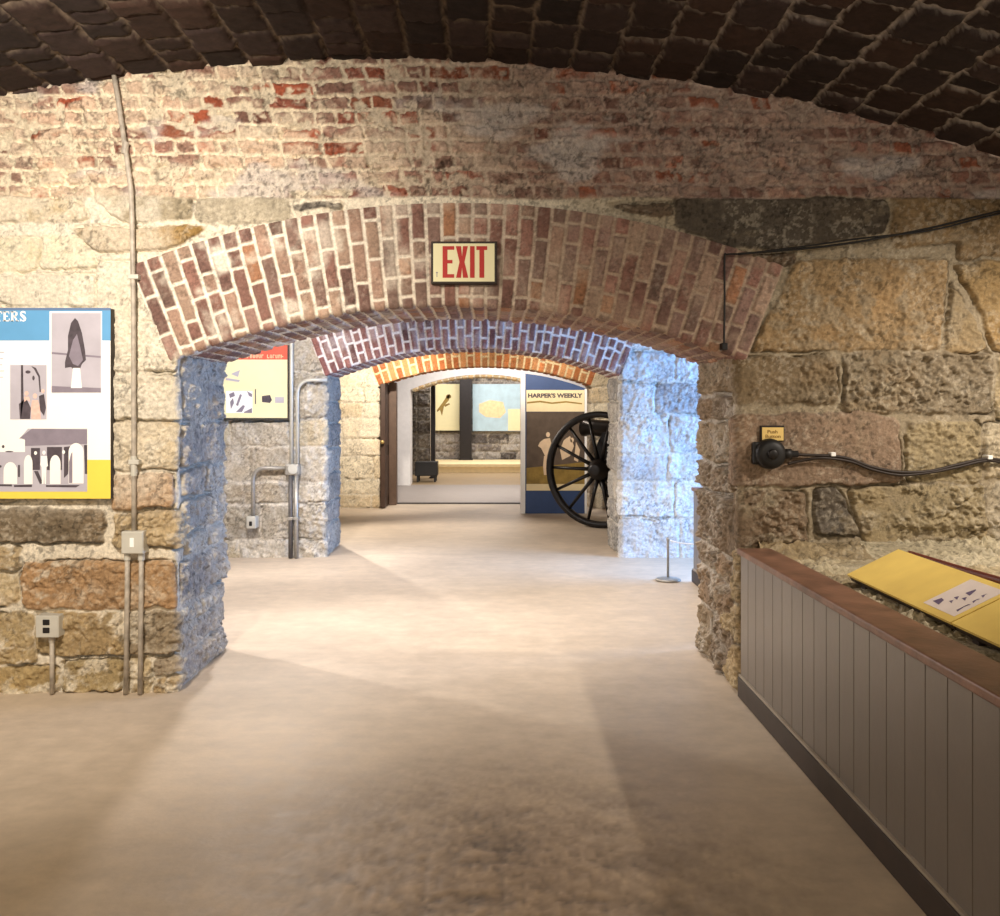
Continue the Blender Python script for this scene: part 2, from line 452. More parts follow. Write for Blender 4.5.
def arch_ring(name, parent, D, T, r_out, ang, res, pitch, lu, seed, palette, mortar, proud=.012, joint=.012, half=.15, wash=None):
    n = int(2 * ang * (R_IN + .2) / res)
    th = np.linspace(-ang, ang, n)
    ring = r_out - R_IN; r = .012
    t = np.concatenate([np.arange(0, ring - r, res), np.linspace(ring - r, ring + r, 5), np.arange(ring + r + res, ring + T, res * 1.3), [ring + T]])
    Tg, A = np.meshgrid(t, th, indexing='ij')
    rm = R_IN + ring / 2; V = (A + ang) * rm
    ncourse = round(2 * ang * rm / pitch); pv = 2 * ang * rm / ncourse
    d, r1, r2 = bricks(Tg, V, lu, pv, joint, seed, half, .003, fixed=lambda k: np.where(k % 2 == 0, .08, .58) + .14 * hsh(k, k * 0, seed + 8))
    s = sst(0, .007, d); chip = fbm(Tg * 40, V * 40, 3, seed + 11)
    h = s * (.009 + (r1 - .5) * .007) + (chip - .5) * .006 - .004
    pal = np.array(palette); bc = pal[np.minimum((r2 * len(pal)).astype(int), len(pal) - 1)] * (.8 + .4 * r1)[..., None]
    stain = fbm(Tg * 9, V * 9, 4, seed + 14)
    bc = bc * (.72 + .56 * stain)[..., None]
    mc = mortar(A) if callable(mortar) else np.broadcast_to(mortar, A.shape + (3,))
    e = sst(-.003, .004, d)[..., None]
    col = mc * (.85 + .3 * chip)[..., None] * (1 - e) + bc * e
    col = flecks(col, Tg, V, seed + 40, C(214, 202, 186), .35, .32)
    if wash is not None:
        w = (sst(.5, .72, fbm(Tg * 7 + 3, V * 7, 4, seed + 17)) * wash(A))[..., None]
        col = col * (1 - w) + mc * w
    # path: down the front of the ring, round the edge, back along the soffit
    f = t < ring - r; sft = t > ring + r; k = ~f & ~sft
    rad = np.where(f, r_out - t, R_IN); y = np.where(sft, t - ring, 0.0); nr = np.where(sft, -1.0, 0.0); ny = np.where(f, -1.0, 0.0)
    q = (t[k] - ring + r) / (2 * r) * math.pi / 2
    rad[k] = R_IN + r - r * np.sin(q); y[k] = r - r * np.cos(q); nr[k] = -np.sin(q); ny[k] = -np.cos(q)
    h = h + np.where(f | k, proud, 0.0)[:, None] * 1.0
    Rr = rad[:, None] + nr[:, None] * h
    pos = np.stack([XC + Rr * np.sin(A), D + y[:, None] + ny[:, None] * h, ZC + Rr * np.cos(A)], -1)
    keep = ~((np.abs(A) > math.asin(HW / R_IN) + .012) & (Tg > ring + .06))
    return sheet(name, pos, col, M_BRICK, parent, mask=keep, flip=True)

def q4(x0, x1, y0, y1, D=4.6):
    a = P(x0, y0, D); b = P(x1, y1, D)
    return [(a.x, a.z), (b.x, a.z), (b.x, b.z), (a.x, b.z)]
def pg(pts, D=4.6):
    return [(P(x, y, D).x, P(x, y, D).z) for x, y in pts]

# ---- near wall
D1, T1 = 4.6, .84
cream = C(208, 196, 168); pale = C(214, 206, 188); tan = C(166, 124, 76); beige = C(178, 158, 124); greyb = C(128, 116, 98)
dkgrey = C(96, 90, 82); brown = C(132, 104, 74); och = C(160, 132, 88); sand = C(190, 172, 138); pink = C(158, 134, 118)
st1 = []
def S(poly, c, rough=.6, proud=.012): st1.append((poly, c, rough, proud))
# left of the opening
S(pg([(-160, 194), (83, 192), (90, 220), (-160, 224)]), sand, .5)
S(pg([(92, 193), (192, 195), (190, 220), (118, 222)]), C(158, 146, 122), .5)
S(q4(194, 292, 196, 222), C(176, 166, 146), .5)
S(pg([(295, 205), (345, 202), (345, 208), (295, 211)]), C(92, 86, 80), .3)
S(pg([(70, 226), (206, 226), (180, 246), (98, 254), (84, 246)]), C(150, 122, 74), .5)
S(q4(-160, 38, 238, 272), C(212, 202, 164), .5, .006)
S(pg([(40, 236), (80, 236), (98, 268), (40, 270)]), C(216, 208, 178), .4, .006)
S(q4(-160, 95, 274, 305), pale, .5, .006)
S(q4(96, 136, 262, 318), pale, .4, .004)
S(q4(100, 178, 322, 372), pale, .7, .01)
S(q4(-160, 98, 308, 372), pale, .5)
S(q4(96, 186, 376, 420), pale, .6); S(q4(-160, 94, 376, 440), pale, .5)
S(q4(96, 184, 422, 470), sand, .7); S(q4(-160, 94, 443, 502), sand, .5)
S(q4(110, 177, 474, 509), C(160, 122, 80), .5, .02)
S(q4(-160, 102, 508, 543), C(120, 106, 86), .5, .02)
S(q4(112, 200, 512, 548), beige, 1.2, .014)
S(q4(-160, 18, 547, 572), beige, 1.0); S(q4(-160, 18, 574, 606), sand, .9)
S(q4(22, 178, 562, 608), C(172, 140, 104), .8, .02)
S(q4(-160, 36, 613, 664), C(176, 156, 118), 1.0, .016); S(q4(38, 124, 611, 656), C(172, 152, 116), 1.0, .018)
S(q4(127, 190, 611, 654), C(150, 134, 110), .9, .016)
S(q4(-160, 60, 667, 695), C(170, 148, 106), 1.0); S(q4(63, 122, 660, 694), C(172, 152, 112), 1.0)
S(q4(125, 150, 657, 695), sand, 1.0); S(q4(153, 186, 657, 674), C(150, 136, 116), 1.0); S(q4(153, 188, 677, 695), beige, 1.0)
# right of the opening
S(pg([(540, 203), (672, 203), (672, 225), (640, 214), (540, 206)]), C(110, 94, 78), .4)
S(pg([(674, 198), (888, 198), (888, 232), (800, 250), (735, 250), (674, 226)]), C(88, 80, 70), .4, .014)
S(pg([(891, 196), (1180, 194), (1180, 226), (891, 246)]), C(134, 112, 82), .5)
S(pg([(728, 254), (800, 254), (790, 268), (778, 268)]), C(104, 88, 72), .4)
S(pg([(797, 260), (948, 258), (938, 350), (750, 352)]), C(158, 134, 100), .8, .02)
S(pg([(951, 280), (988, 350), (942, 352)]), C(148, 130, 100), .6)
S(q4(958, 1180, 230, 258), C(142, 120, 90), .6); S(pg([(956, 262), (1180, 260), (1180, 350), (994, 350)]), C(152, 128, 90), .8)
S(q4(720, 836, 356, 404), C(138, 122, 98), 1.0); S(q4(842, 992, 352, 412), C(140, 126, 104), 1.5, .016); S(q4(996, 1180, 354, 418), sand, 1.3)
S(pg([(716, 416), (870, 410), (898, 420), (903, 484), (716, 487)]), C(146, 124, 104), .3, .02)
S(q4(907, 980, 420, 482), C(166, 150, 118), 1.0); S(q4(984, 1180, 421, 478), C(190, 176, 150), .8)
S(pg([(720, 492), (806, 490), (806, 546), (720, 548)]), C(138, 118, 96), 1.3)
S(pg([(814, 490), (838, 488), (862, 536), (816, 534)]), C(104, 96, 86), .7, .02)
S(pg([(845, 488), (985, 484), (985, 548), (868, 548)]), C(168, 152, 120), 1.6, .018); S(q4(988, 1180, 482, 552), C(182, 170, 148), 1.4)
S(q4(720, 900, 552, 600), beige, .8); S(q4(905, 1180, 556, 600), beige, .8)
for z0, z1_, a in ((.0, .22, 1.9), (.24, .44, 2.3)):
    S([(1.0, z0), (a, z0), (a, z1_), (1.0, z1_)], beige, .8); S([(a + .03, z0), (3.6, z0), (3.6, z1_), (a + .03, z1_)], sand, .8)
# reveal stones (unrolled: x runs on into the reveal)
rj = random.Random(3)
def reveal(zs, edge, sg, T, cols, first):
    for k, (a, b) in enumerate(zip(zs[:-1], zs[1:])):
        st = first[k % len(first)]
        cuts = [st, T + .35] if k % 2 else [st, st + (T - st) * rj.uniform(.4, .6), T + .35]
        for c0, c1 in zip(cuts[:-1], cuts[1:]):
            x0, x1 = edge + sg * (c0 + .012), edge + sg * (c1 - .012)
            S([(x0, a + .012), (x1, a + .012), (x1, b - .012), (x0, b - .012)], rj.choice(cols), rj.uniform(.95, 1.3), .012)
zl = [0, .16, .3, .42, .66, .78, .97, 1.13, 1.38, 1.6, 1.76]
reveal(zl, XL, 1, T1, [C(166, 160, 152), C(180, 174, 164), C(152, 144, 138)], [.06, .08, .05, .05, .1, .05, .06])
zr = [0, .3, .52, .66, .98, 1.14, 1.38, 1.52, 1.76]
reveal(zr, XR, -1, T1, [C(146, 126, 104), C(134, 118, 100), C(150, 134, 112)], [.08, .05, .1, .05])

ZB = P(0, 197, D1).z
def mort1(U, Z):
    w = sst(-.2, 1.4, U + (fbm(U * 2, Z * 2, 3, 77) - .5) * .8)[..., None]
    rv = (sst(XL + .03, XL + .1, U) * sst(XR - .03, XR - .1, U) * (Z < ZS + .1))[..., None]
    m = C(226, 216, 196) * (1 - w) + C(160, 146, 122) * w
    return m * (1 - rv) + C(180, 170, 156) * rv
def wash1(U, Z):
    w = np.clip(sst(-1.5, -1.75, U) * sst(.85, 1.05, Z) * .62, 0, 1)
    w = w + .42 * sst(XL - .04, XL + .05, U) * sst(0, -.4, U) * (Z < ZS + .02)
    return w, C(222, 214, 198)
BR = [C(158, 84, 60), C(140, 84, 68), C(122, 80, 68), C(146, 110, 96), C(156, 124, 108), C(168, 142, 124), C(126, 94, 82), C(150, 92, 70)]
def face1(u, z):
    U, Z, h, col = stonework(u, z, st1, mort1, 3, wash1)
    if z[-1] > ZB:
        d, r1, r2 = bricks(U + .2 * Z, Z + .0035 * np.sin(U * 5), .215, .0762, .013, 21, .45, .006)
        chip = fbm(U * 34, Z * 34, 3, 41); pat = fbm(U * 3.2 + 5, Z * 6.5, 4, 43); ero = fbm(U * 15, Z * 18, 4, 47)
        s = sst(0, .006, d + (chip - .5) * .016) * sst(.34, .44, ero)
        hole = sst(.62, .70, fbm(U * 13 + 7, Z * 26, 4, 49, .6))
        hb = s * (.010 + (r1 - .5) * .014) + (chip - .5) * .022 + (ero - .5) * .022 - .004 - hole * .022
        pal = np.array(BR); bc = pal[np.minimum((r2 * 8).astype(int), 7)] * (.78 + .44 * r1)[..., None] * (.8 + .4 * chip)[..., None]
        left = sst(.6, -1.2, U)[..., None]
        mc = (C(226, 212, 186) * left + C(172, 150, 136) * (1 - left)) * (.66 + .6 * ero)[..., None] * (.8 + .4 * chip)[..., None]
        mv = C(144, 114, 102) * (.72 + .5 * r1)[..., None]
        rt = ((1 - left[..., 0]) * (r2 < .86) * .75)[..., None]
        bc = bc * (1 - rt) + mv * rt
        thr = .49 - .085 * left[..., 0] + .05 * np.exp(-((U + .2) / .5) ** 2)
        w = sst(thr - .03, thr + .12, pat + (ero - .5) * .5 + (r1 - .5) * .28) * .85
        expo = (s * (1 - w * (.74 - .04 * left[..., 0])))[..., None]
        cb = mc * (1 - expo) + bc * expo
        hw = sst(.66, .76, fbm(U * 2.4 + 9, Z * 4.5, 4, 60) + .18 * np.exp(-((U - .05) / .4) ** 2 - ((Z - 2.75) / .14) ** 2) + .12 * np.exp(-((U + 1.0) / .35) ** 2 - ((Z - 2.62) / .1) ** 2))[..., None]
        cb = cb * (1 - .7 * hw) + C(196, 188, 182) * .7 * hw
        k = sst(-.008, .008, Z - ZB + (fbm(U * 4, Z * 0, 2, 66) - .5) * .03)
        cb = flecks(cb, U, Z, 120, C(214, 200, 180), .5, .5)
        h = h * (1 - k) + hb * k; col = col * (1 - k[..., None]) + cb * k[..., None]
    return U, Z, h, col

wall_near = wall_core('wall_front', D1, T1, -4.6, 4.6, 3.5)
ANG1 = math.asin(HW / R_IN) + .012
RO1 = R_IN + .51
pier('stone_pier', wall_near, D1, T1, -1, 2.0, ZS, .0055, face1)
pier('stone_pier', wall_near, D1, T1, 1, 2.3, ZS, .0055, face1)
face_top('upper_masonry', wall_near, D1, -3.6, 3.6, ZS, 3.42, .0058, face1, RO1, ANG1, M_BRICK)
RB = [C(148, 110, 98), C(132, 98, 88), C(144, 116, 106), C(120, 92, 84), C(156, 128, 112), C(166, 140, 122), C(128, 104, 94), C(162, 118, 90)]
def mortar1(A):
    w = sst(-.2, .2, A)[..., None]
    return C(236, 228, 212) * (1 - w) + C(180, 158, 138) * w  # left end whitewashed; dimmer lighting of the right end put into the colour
arch_ring('brick_arch', wall_near, D1, T1, RO1, ANG1, .0055, .0775, .205, 5, RB, mortar1, joint=.0155, wash=lambda A: .42 + .5 * sst(-.1, -.36, A))

# plain outer ends of the near wall, beyond the detailed masonry, are the core itself

# ---- middle wall
set_open(-1.6, 1.265, 2.045)
D2, T2 = 8.76, .84
st2 = []
def q2(x0, x1, y0, y1): return q4(x0, x1, y0, y1, D2)
def S2(poly, c, rough=.8, proud=.014): st2.append((poly, c, rough, proud))
gl = [C(190, 182, 168), C(176, 168, 154), C(200, 192, 178), C(184, 174, 152)]
r2 = random.Random(5)
for y0, y1, cuts in ((270, 300, (140, 230, 290, 345)), (301, 338, (130, 270, 345)), (340, 372, (120, 240, 345)), (374, 420, (120, 292, 335)), (421, 447, (120, 232, 291, 335)), (448, 482, (120, 250, 335)), (484, 504, (120, 225, 290, 335)), (506, 540, (120, 262, 294, 335)), (541, 562, (120, 240, 290, 335))):
    for a, b in zip(cuts[:-1], cuts[1:]): S2(q2(a, b - 1.5, y0, y1 - 1.5), r2.choice(gl), r2.uniform(.7, 1.2))
wl = [C(206, 206, 206), C(196, 196, 198), C(214, 214, 212)]
for y0, y1, cuts in ((270, 316, (600, 700, 790)), (318, 350, (610, 690, 790)), (352, 383, (610, 676, 790)), (384, 415, (610, 656, 704, 790)), (416, 454, (610, 671, 720, 790)), (455, 481, (610, 669, 730, 790)), (482, 518, (610, 675, 720, 790)), (520, 562, (610, 680, 740, 790))):
    for a, b in zip(cuts[:-1], cuts[1:]): S2(q2(a, b - 1.5, y0, y1 - 1.5), C(150, 146, 148) if (y0, a) == (384, 656) else r2.choice(wl), r2.uniform(.5, .8))
for edge, sg in ((XL, 1), (XR, -1)):
    zz = [0, .3, .52, .8, 1.05, 1.3, 1.52, 1.76]
    for k, (a, b) in enumerate(zip(zz[:-1], zz[1:])):
        x0, x1 = edge + sg * (.06 if k % 2 else .1), edge + sg * (T2 + .3)
        S2([(x0, a + .01), (x1, a + .01), (x1, b - .01), (x0, b - .01)], r2.choice([C(172, 168, 160), C(158, 154, 148)]), .7)
def face2(u, z): return stonework(u, z, st2, C(214, 206, 192), 8, lambda U, Z: (.35 * sst(1.2, 1.4, U), C(226, 226, 226)), 1.0)
wall_mid = wall_core('wall_middle', D2, T2, -4.6, 4.6, 3.4)
RO2 = R_IN + .37; ANG2 = math.asin(HW / R_IN) + .004
pier('stone_pier', wall_mid, D2, T2, -1, 1.7, ZS, .0105, face2)
pier('stone_pier', wall_mid, D2, T2, 1, 1.5, ZS, .0105, face2)
face_top('upper_masonry', wall_mid, D2, -3.3, 2.8, ZS, 3.0, .0105, face2, RO2, ANG2, M_STONE)
RB2 = [C(140, 96, 88), C(126, 84, 80), C(146, 108, 100), C(118, 84, 80)]
arch_ring('brick_arch', wall_mid, D2, T2, RO2, ANG2, .0075, .0775, .205, 15, RB2, C(228, 222, 220), joint=.021, wash=lambda A: .25)

# ---- far wall
set_open(-1.6, 1.45, 2.06)
D3, T3 = 13.05, .6
st3 = []
r3 = random.Random(9)
zz = [0, .2, .42, .75, 1.0, 1.3, 1.52, 1.75, 2.1, 2.4, 2.8]
for k, (a, b) in enumerate(zip(zz[:-1], zz[1:])):
    x = -4.2 + r3.random() * .4
    while x < 4.2:
        w = r3.uniform(.45, .95)
        st3.append(([(x, a + .01), (x + w - .02, a + .01), (x + w - .02, b - .01), (x, b - .01)], r3.choice([C(226, 214, 188), C(216, 204, 180), C(206, 190, 160)]), .5, .01)); x += w
def face3(u, z): return stonework(u, z, st3, C(214, 204, 184), 14)
wall_far = wall_core('wall_far', D3, T3, -4.6, 4.6, 3.4)
RO3 = R_IN + .30; ANG3 = math.asin(HW / R_IN) + .006
pier('stone_pier', wall_far, D3, T3, -1, 1.5, ZS, .016, face3)
pier('stone_pier', wall_far, D3, T3, 1, 1.5, ZS, .016, face3)
face_top('upper_masonry', wall_far, D3, -3.0, 3.0, ZS, 2.9, .016, face3, RO3, ANG3, M_STONE)
RB3 = [C(196, 124, 74), C(180, 108, 64), C(206, 146, 96)]
arch_ring('brick_arch', wall_far, D3, T3, RO3, ANG3, .0095, .105, .40, 25, RB3, C(236, 214, 168), joint=.026)

# ---- white plastered end wall with its own arch
set_open(-1.446, 1.2, 2.03)
D4, T4 = 16.9, .5
wall_end = wall_core('wall_end', D4 - .05, T4, -4.6, 4.6, 3.4)
wall_end.data.materials.clear(); wall_end.data.materials.append(M_PLASTER)
arch_ring('brick_arch', wall_end, D4 + .02, T4, R_IN + .06, math.asin(HW / R_IN), .016, .12, .40, 35, [C(222, 196, 150), C(212, 180, 132)], C(240, 228, 200), proud=0.0, joint=.03)

# ---- floor
def build_floor():
    for (y0, y1, res) in ((2.2, 5.8, .0125), (-3.2, 2.2, .06), (5.8, 26.0, .045)):
        u = np.arange(-4.6, 4.6 + res, res); v = np.arange(y0, y1 + res, res); v[-1] = y1
        U, V = np.meshgrid(u, v, indexing='ij')
        a = fbm(U * .9, V * .9, 4, 70); b = fbm(U * 4, V * 5.5, 4, 74); c = fbm(U * 30, V * 6, 3, 78)
        base = np.broadcast_to(C(190, 174, 154), U.shape + (3,)) * (.82 + .36 * a)[..., None] * (.9 + .2 * b)[..., None]
        # worn trowel marks and a patch in the middle of the near room
        w = np.exp(-((U - .05) / .75) ** 2 - ((V - 2.75) / .75) ** 2)
        scuff = sst(.42, .68, fbm(U * 5 + V * 2, V * 9, 5, 82, .6)) * w
        grit = (fbm(U * 60, V * 30, 3, 88, .65) - .5) * w
        stk = (fbm(U * 3 + 2, V * 22, 4, 89, .6) - .5)
        arcs = sst(.55, .75, vn(np.hypot(U + 1.2, V - 1.2) * 42, np.arctan2(V - 1.2, U + 1.2) * 5, 86)) * w * .5
        base = base * (1 - .34 * scuff - .22 * arcs - .10 * w + .9 * grit +   .10 * stk)[..., None]
        base = base * (1 - .24 * w[..., None] * np.array([.7, 1.0, 1.25]))
        seam = (np.abs(V - 2.28 - .01 * np.sin(U * 9)) < .012) & (np.abs(U + .05) < .35) & (fbm(U * 9, V * 3, 2, 90) > .42)
        base = np.where(seam[..., None], base * .6, base)
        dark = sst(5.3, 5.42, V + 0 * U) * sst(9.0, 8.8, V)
        base = base * (1 + .12 * dark)[..., None]  # makes the floor colour of the middle bay paler
        far = sst(13.66, 13.7, V)[..., None]
        base = base * (1 - far) + (C(150, 142, 136) * (1 - sst(16.9, 17.2, V)[..., None]) + C(158, 136, 104) * sst(16.9, 17.2, V)[..., None]) * far
        h = (fbm(U * 3, V * 3, 3, 94) - .5) * .006 - scuff * .004 + (c - .5) * .003 * w + grit * .006 - .004
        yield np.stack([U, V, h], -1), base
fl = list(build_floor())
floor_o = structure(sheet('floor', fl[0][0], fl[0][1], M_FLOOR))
for f_ in fl[1:]: sheet('floor_slab', f_[0], f_[1], M_FLOOR, floor_o)

# ---- vaults
def vault(name, y0, y1, res, seed, pal, mort, x0=-4.4, x1=4.4, crown=3.235, xc=-.55, R=10.4):
    u = np.arange(x0, x1, res); v = np.arange(y0, y1 + res * .5, res); v[-1] = y1
    U, V = np.meshgrid(u, v, indexing='ij')
    d, r1, r2_ = bricks(V * 1.0 + .03, U, .27, .205, .014, seed, .22, .012, fixed=lambda k: hsh(k, k * 0, seed + 31))
    chip = fbm(U * 20, V * 20, 3, seed + 12); pat = fbm(U * 2.5, V * 2.5, 3, seed + 16)
    s = sst(-.002, .014, d + (chip - .5) * .012)
    h = s * (.02 + (r1 - .5) * .022) + (chip - .5) * .014
    pal = np.array(pal); bc = pal[np.minimum((r2_ * len(pal)).astype(int), len(pal) - 1)] * (.7 + .6 * r1)[..., None] * (.75 + .5 * chip)[..., None]
    mt = mort(U, V) if callable(mort) else np.broadcast_to(mort, U.shape + (3,))
    mvis = sst(.36, .56, pat + .16 * sst(-.6, 1.0, U))[..., None]
    mt = mt * mvis + pal[0] * (1 - mvis)
    e = sst(-.006, .006, d + (chip - .5) * .014)[..., None]
    col = mt * (1 - e) + bc * e
    Z = crown - (R - np.sqrt(np.maximum(R * R - (U - xc) ** 2, 0))) - h + .012
    return structure(sheet(name, np.stack([U, V, Z], -1), col, M_VAULT))
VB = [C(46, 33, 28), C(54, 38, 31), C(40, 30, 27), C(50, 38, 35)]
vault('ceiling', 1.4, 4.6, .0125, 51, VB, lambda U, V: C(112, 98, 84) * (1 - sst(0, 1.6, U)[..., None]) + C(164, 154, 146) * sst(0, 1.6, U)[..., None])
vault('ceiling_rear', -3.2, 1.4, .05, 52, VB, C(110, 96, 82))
vault('ceiling_middle', 5.44, 8.76, .05, 53, [C(150, 130, 116), C(140, 118, 104)], C(190, 180, 168))
vault('ceiling_far', 9.6, 13.05, .05, 54, [C(150, 120, 96), C(140, 110, 90)], C(190, 176, 156))
vault('ceiling_end', 13.65, 26.0, .08, 55, [C(190, 176, 156), C(180, 166, 146)], C(200, 190, 176), crown=3.1)

# ---- side walls of the bays beyond, and the back of the last room
for nm, y0, y1 in (('wall_left', 5.44, 8.78), ('wall_left_far', 9.6, 13.1), ('wall_left_end', 13.6, 25.6)):
    structure(obj(nm, box(-4.6, -4.45, y0, y1, -.02, 3.3), M_CORE))
bm = box(4.45, 4.6, 5.44, 8.78, -.02, .85); bm = box(4.45, 4.6, 5.44, 8.78, 2.35, 3.3, 0, bm)
bm = box(4.45, 4.6, 5.44, 6.3, .85, 2.35, 0, bm); bm = box(4.45, 4.6, 8.4, 8.78, .85, 2.35, 0, bm)
structure(obj('wall_right', bm, M_CORE))
structure(obj('wall_right_far', box(4.45, 4.6, 9.6, 13.1, -.02, 3.3), M_CORE))
structure(obj('wall_right_end', box(4.45, 4.6, 13.6, 25.6, -.02, 3.3), M_CORE))
D5 = 22.0
st5 = []
r5 = random.Random(21); z = 0
while z < 2.9:
    hh = r5.uniform(.16, .3); x = -3.4 + r5.random() * .3
    while x < 3.4:
        w = r5.uniform(.25, .6); st5.append(([(x, z), (x + w - .03, z), (x + w - .03, z + hh - .03), (x, z + hh - .03)], r5.choice([C(120, 112, 106), C(150, 142, 136), C(96, 90, 86), C(170, 164, 156)]), 1.2, .02)); x += w
    z += hh
u = np.arange(-3.4, 3.4, .022); zz_ = np.arange(0, 2.9, .022)
U, Z, h, col = stonework(u, zz_, st5, C(170, 162, 150), 31)
structure(sheet('wall_back', np.stack([U, D5 - h, Z], -1), col, M_STONE))

# ------------------------------------------------------------------ the stone sill behind the panelled knee wall
sx = np.arange(1.36, 3.4, .009); sy = np.arange(1.2, 4.64, .009)
Ug, Vg = np.meshgrid(sx, sy, indexing='ij')
sst_list = []
rs = random.Random(4); y = 1.2
while y < 4.7:
    wv = rs.uniform(.28, .5); x = 1.3
    while x < 3.4:
        w = rs.uniform(.3, .65)
        sst_list.append(([(x, y), (x + w - .02, y), (x + w - .02, y + wv - .02), (x, y + wv - .02)], rs.choice([C(176, 160, 128), C(190, 178, 150), C(166, 148, 116)]), 1.2, .012)); x += w
    y += wv
_, _, h, col = stonework(sx, sy, sst_list, C(200, 188, 160), 61)
zs_ = .700 + np.clip(Ug - 1.36, 0, .6) * .03 + h + .05 * sst(4.35, 4.62, Vg)
structure(sheet('sill_stone', np.stack([Ug, Vg, zs_], -1), col, M_STONE))
structure(obj('sill_core', box(1.38, 3.4, 1.2, 4.6, 0.0, .66), M_CORE))

# ------------------------------------------------------------------ panelled knee wall
def panel_mat():
    return mat('taupe painted boards', (104, 95, 86), 0.30, var=.06, scale=6, bump=.04, bscale=30, spec=.5)
M_TAUPE = panel_mat()
def knee_wall(name, label, x, y0, y1, z1, cap_w, pitch=.128, depth=.10):
    t = thing(name, label, 'low wall', (x, (y0 + y1) / 2, 0))
    # boards with V grooves: profile along y
    ys = [y1]; off = []
    prof = []
    y = y1
    while y > y0 + pitch * .3:
        ye = max(y - pitch, y0)
        prof += [(y - .003, 0.0), (ye + .003, 0.0), (ye, .006)]
        y = ye
    bm = bmesh.new(); lo = []; hi = []
    for yy, dx in prof:
        lo.append(bm.verts.new((x + dx, yy, .0))); hi.append(bm.verts.new((x + dx, yy, z1 - .03)))
    for k in range(len(prof) - 1): bm.faces.new((lo[k], lo[k + 1], hi[k + 1], hi[k]))
    bl = [bm.verts.new((x + depth, prof[-1][0], 0)), bm.verts.new((x + depth, prof[0][0], 0)), bm.verts.new((x + depth, prof[0][0], z1 - .03)), bm.verts.new((x + depth, prof[-1][0], z1 - .03))]
    bm.faces.new((lo[-1], bl[0], bl[3], hi[-1])); bm.faces.new((bl[0], bl[1], bl[2], bl[3])); bm.faces.new((bl[1], lo[0], hi[0], bl[2]))
    obj('boarding', bm, M_TAUPE, t)
    obj('wood_cap', box(x - .02, x + cap_w, y0, y1, z1 - .03, z1, .006), M_CAP, t)['label'] = 'worn red brown wood cap'
    obj('base_strip', box(x - .016, x + .004, y0, y1, 0.0, .10, .003), M_BASE, t)['label'] = 'dark brown base strip'
    obj('base_bead', box(x - .012, x + .004, y0, y1, .10, .112, .003), mat('pale bead', (150, 138, 122), .4, var=.1), t)
    return t
knee_wall('panelled_knee_wall', 'long low taupe panelled wall with reddish wood cap in front of the stone sill', 1.262, 1.0, 4.53, .745, .152)

# reading rail panels on the sill
def rail_pt(y, s, lift=0.0):
    """s 0..1 from front edge to back edge of the tilted boards"""
    a = math.atan2(.105, .215)
    return Vector((1.50 + .215 * s - lift * math.sin(a), y, .745 + .105 * s + lift * math.cos(a)))
def tilted(name, y0, y1, s0, s1, l0, l1, m, parent, bev=0):
    bm = bmesh.new(); vs = []
    for l in (l0, l1):
        vs.append([bm.verts.new(rail_pt(y, s, l)) for y, s in ((y0, s0), (y1, s0), (y1, s1), (y0, s1))])
    bm.faces.new(vs[0][::-1]); bm.faces.new(vs[1])
    for k in range(4): bm.faces.new((vs[0][k], vs[0][(k + 1) % 4], vs[1][(k + 1) % 4], vs[1][k]))
    return obj(name, bm, m, parent)
YS = 2.92
for nm, y0, y1, lab in (('reading_panel', YS + .004, 3.77, 'tilted yellow reading panel with a small ink text block, farther along the sill'),
                        ('reading_panel', 1.5, YS - .004, 'plain yellow tilted reading panel cut off by the right edge, nearer than its neighbour')):
    t = thing(nm, lab, 'sign', (1.6, (y0 + y1) / 2, .71), 'yellow reading panels on the sill')
    tilted('board', y0, y1, 0, 1, 0, .010, M_YSIGN, t)
    tilted('backing', y0 + .0, y1, .02, .98, -.022, 0, M_BASE, t)
    bm = None
    for yy in (y0 + .08, y1 - .08):
        obj('bracket', box(1.53, 1.56, yy - .02, yy + .02, .69, .745), M_BASE, t); obj('bracket', box(1.66, 1.69, yy - .02, yy + .02, .69, .80), M_BASE, t)
    if y0 > 2.5:
        ins = tilted('inset', YS + .03, YS + .24, .12, .90, .010, .0108, M_PEACH, t)
        r_ = random.Random(2)
        bm = bmesh.new()
        for (a0, a1, b0, b1) in ((.165, .215, .20, .34), (.13, .155, .32, .40), (.135, .165, .42, .50), (.10, .13, .46, .54), (.12, .155, .58, .74), (.05, .065, .22, .44), (.055, .07, .48, .60), (.06, .08, .64, .74)):
            v = [bm.verts.new(rail_pt(YS + yy, s, .0113)) for yy, s in ((a0, b0), (a1, b0 + .02), (a1 - .01, b1), (a0 + .015, b1 - .02))]
            bm.faces.new(v)
        obj('ink_lettering', bm, M_INK, ins)
t = thing('sill_rail', 'dark red rail lying behind the yellow reading panels', 'rail', (1.74, 2.6, .71))
obj('bar', tube(smooth_path([(1.736, 3.72, .846), (1.738, 3.3, .854), (1.742, 2.8, .864), (1.75, 1.5, .866)], 6), .014, 10), M_MAROON, t, True)
bm = None
for yy in (1.7, 2.5, 3.3): obj('foot', tube([(1.748, yy, .69), (1.742, yy, .865)], .007, 8), M_MAROON, t)

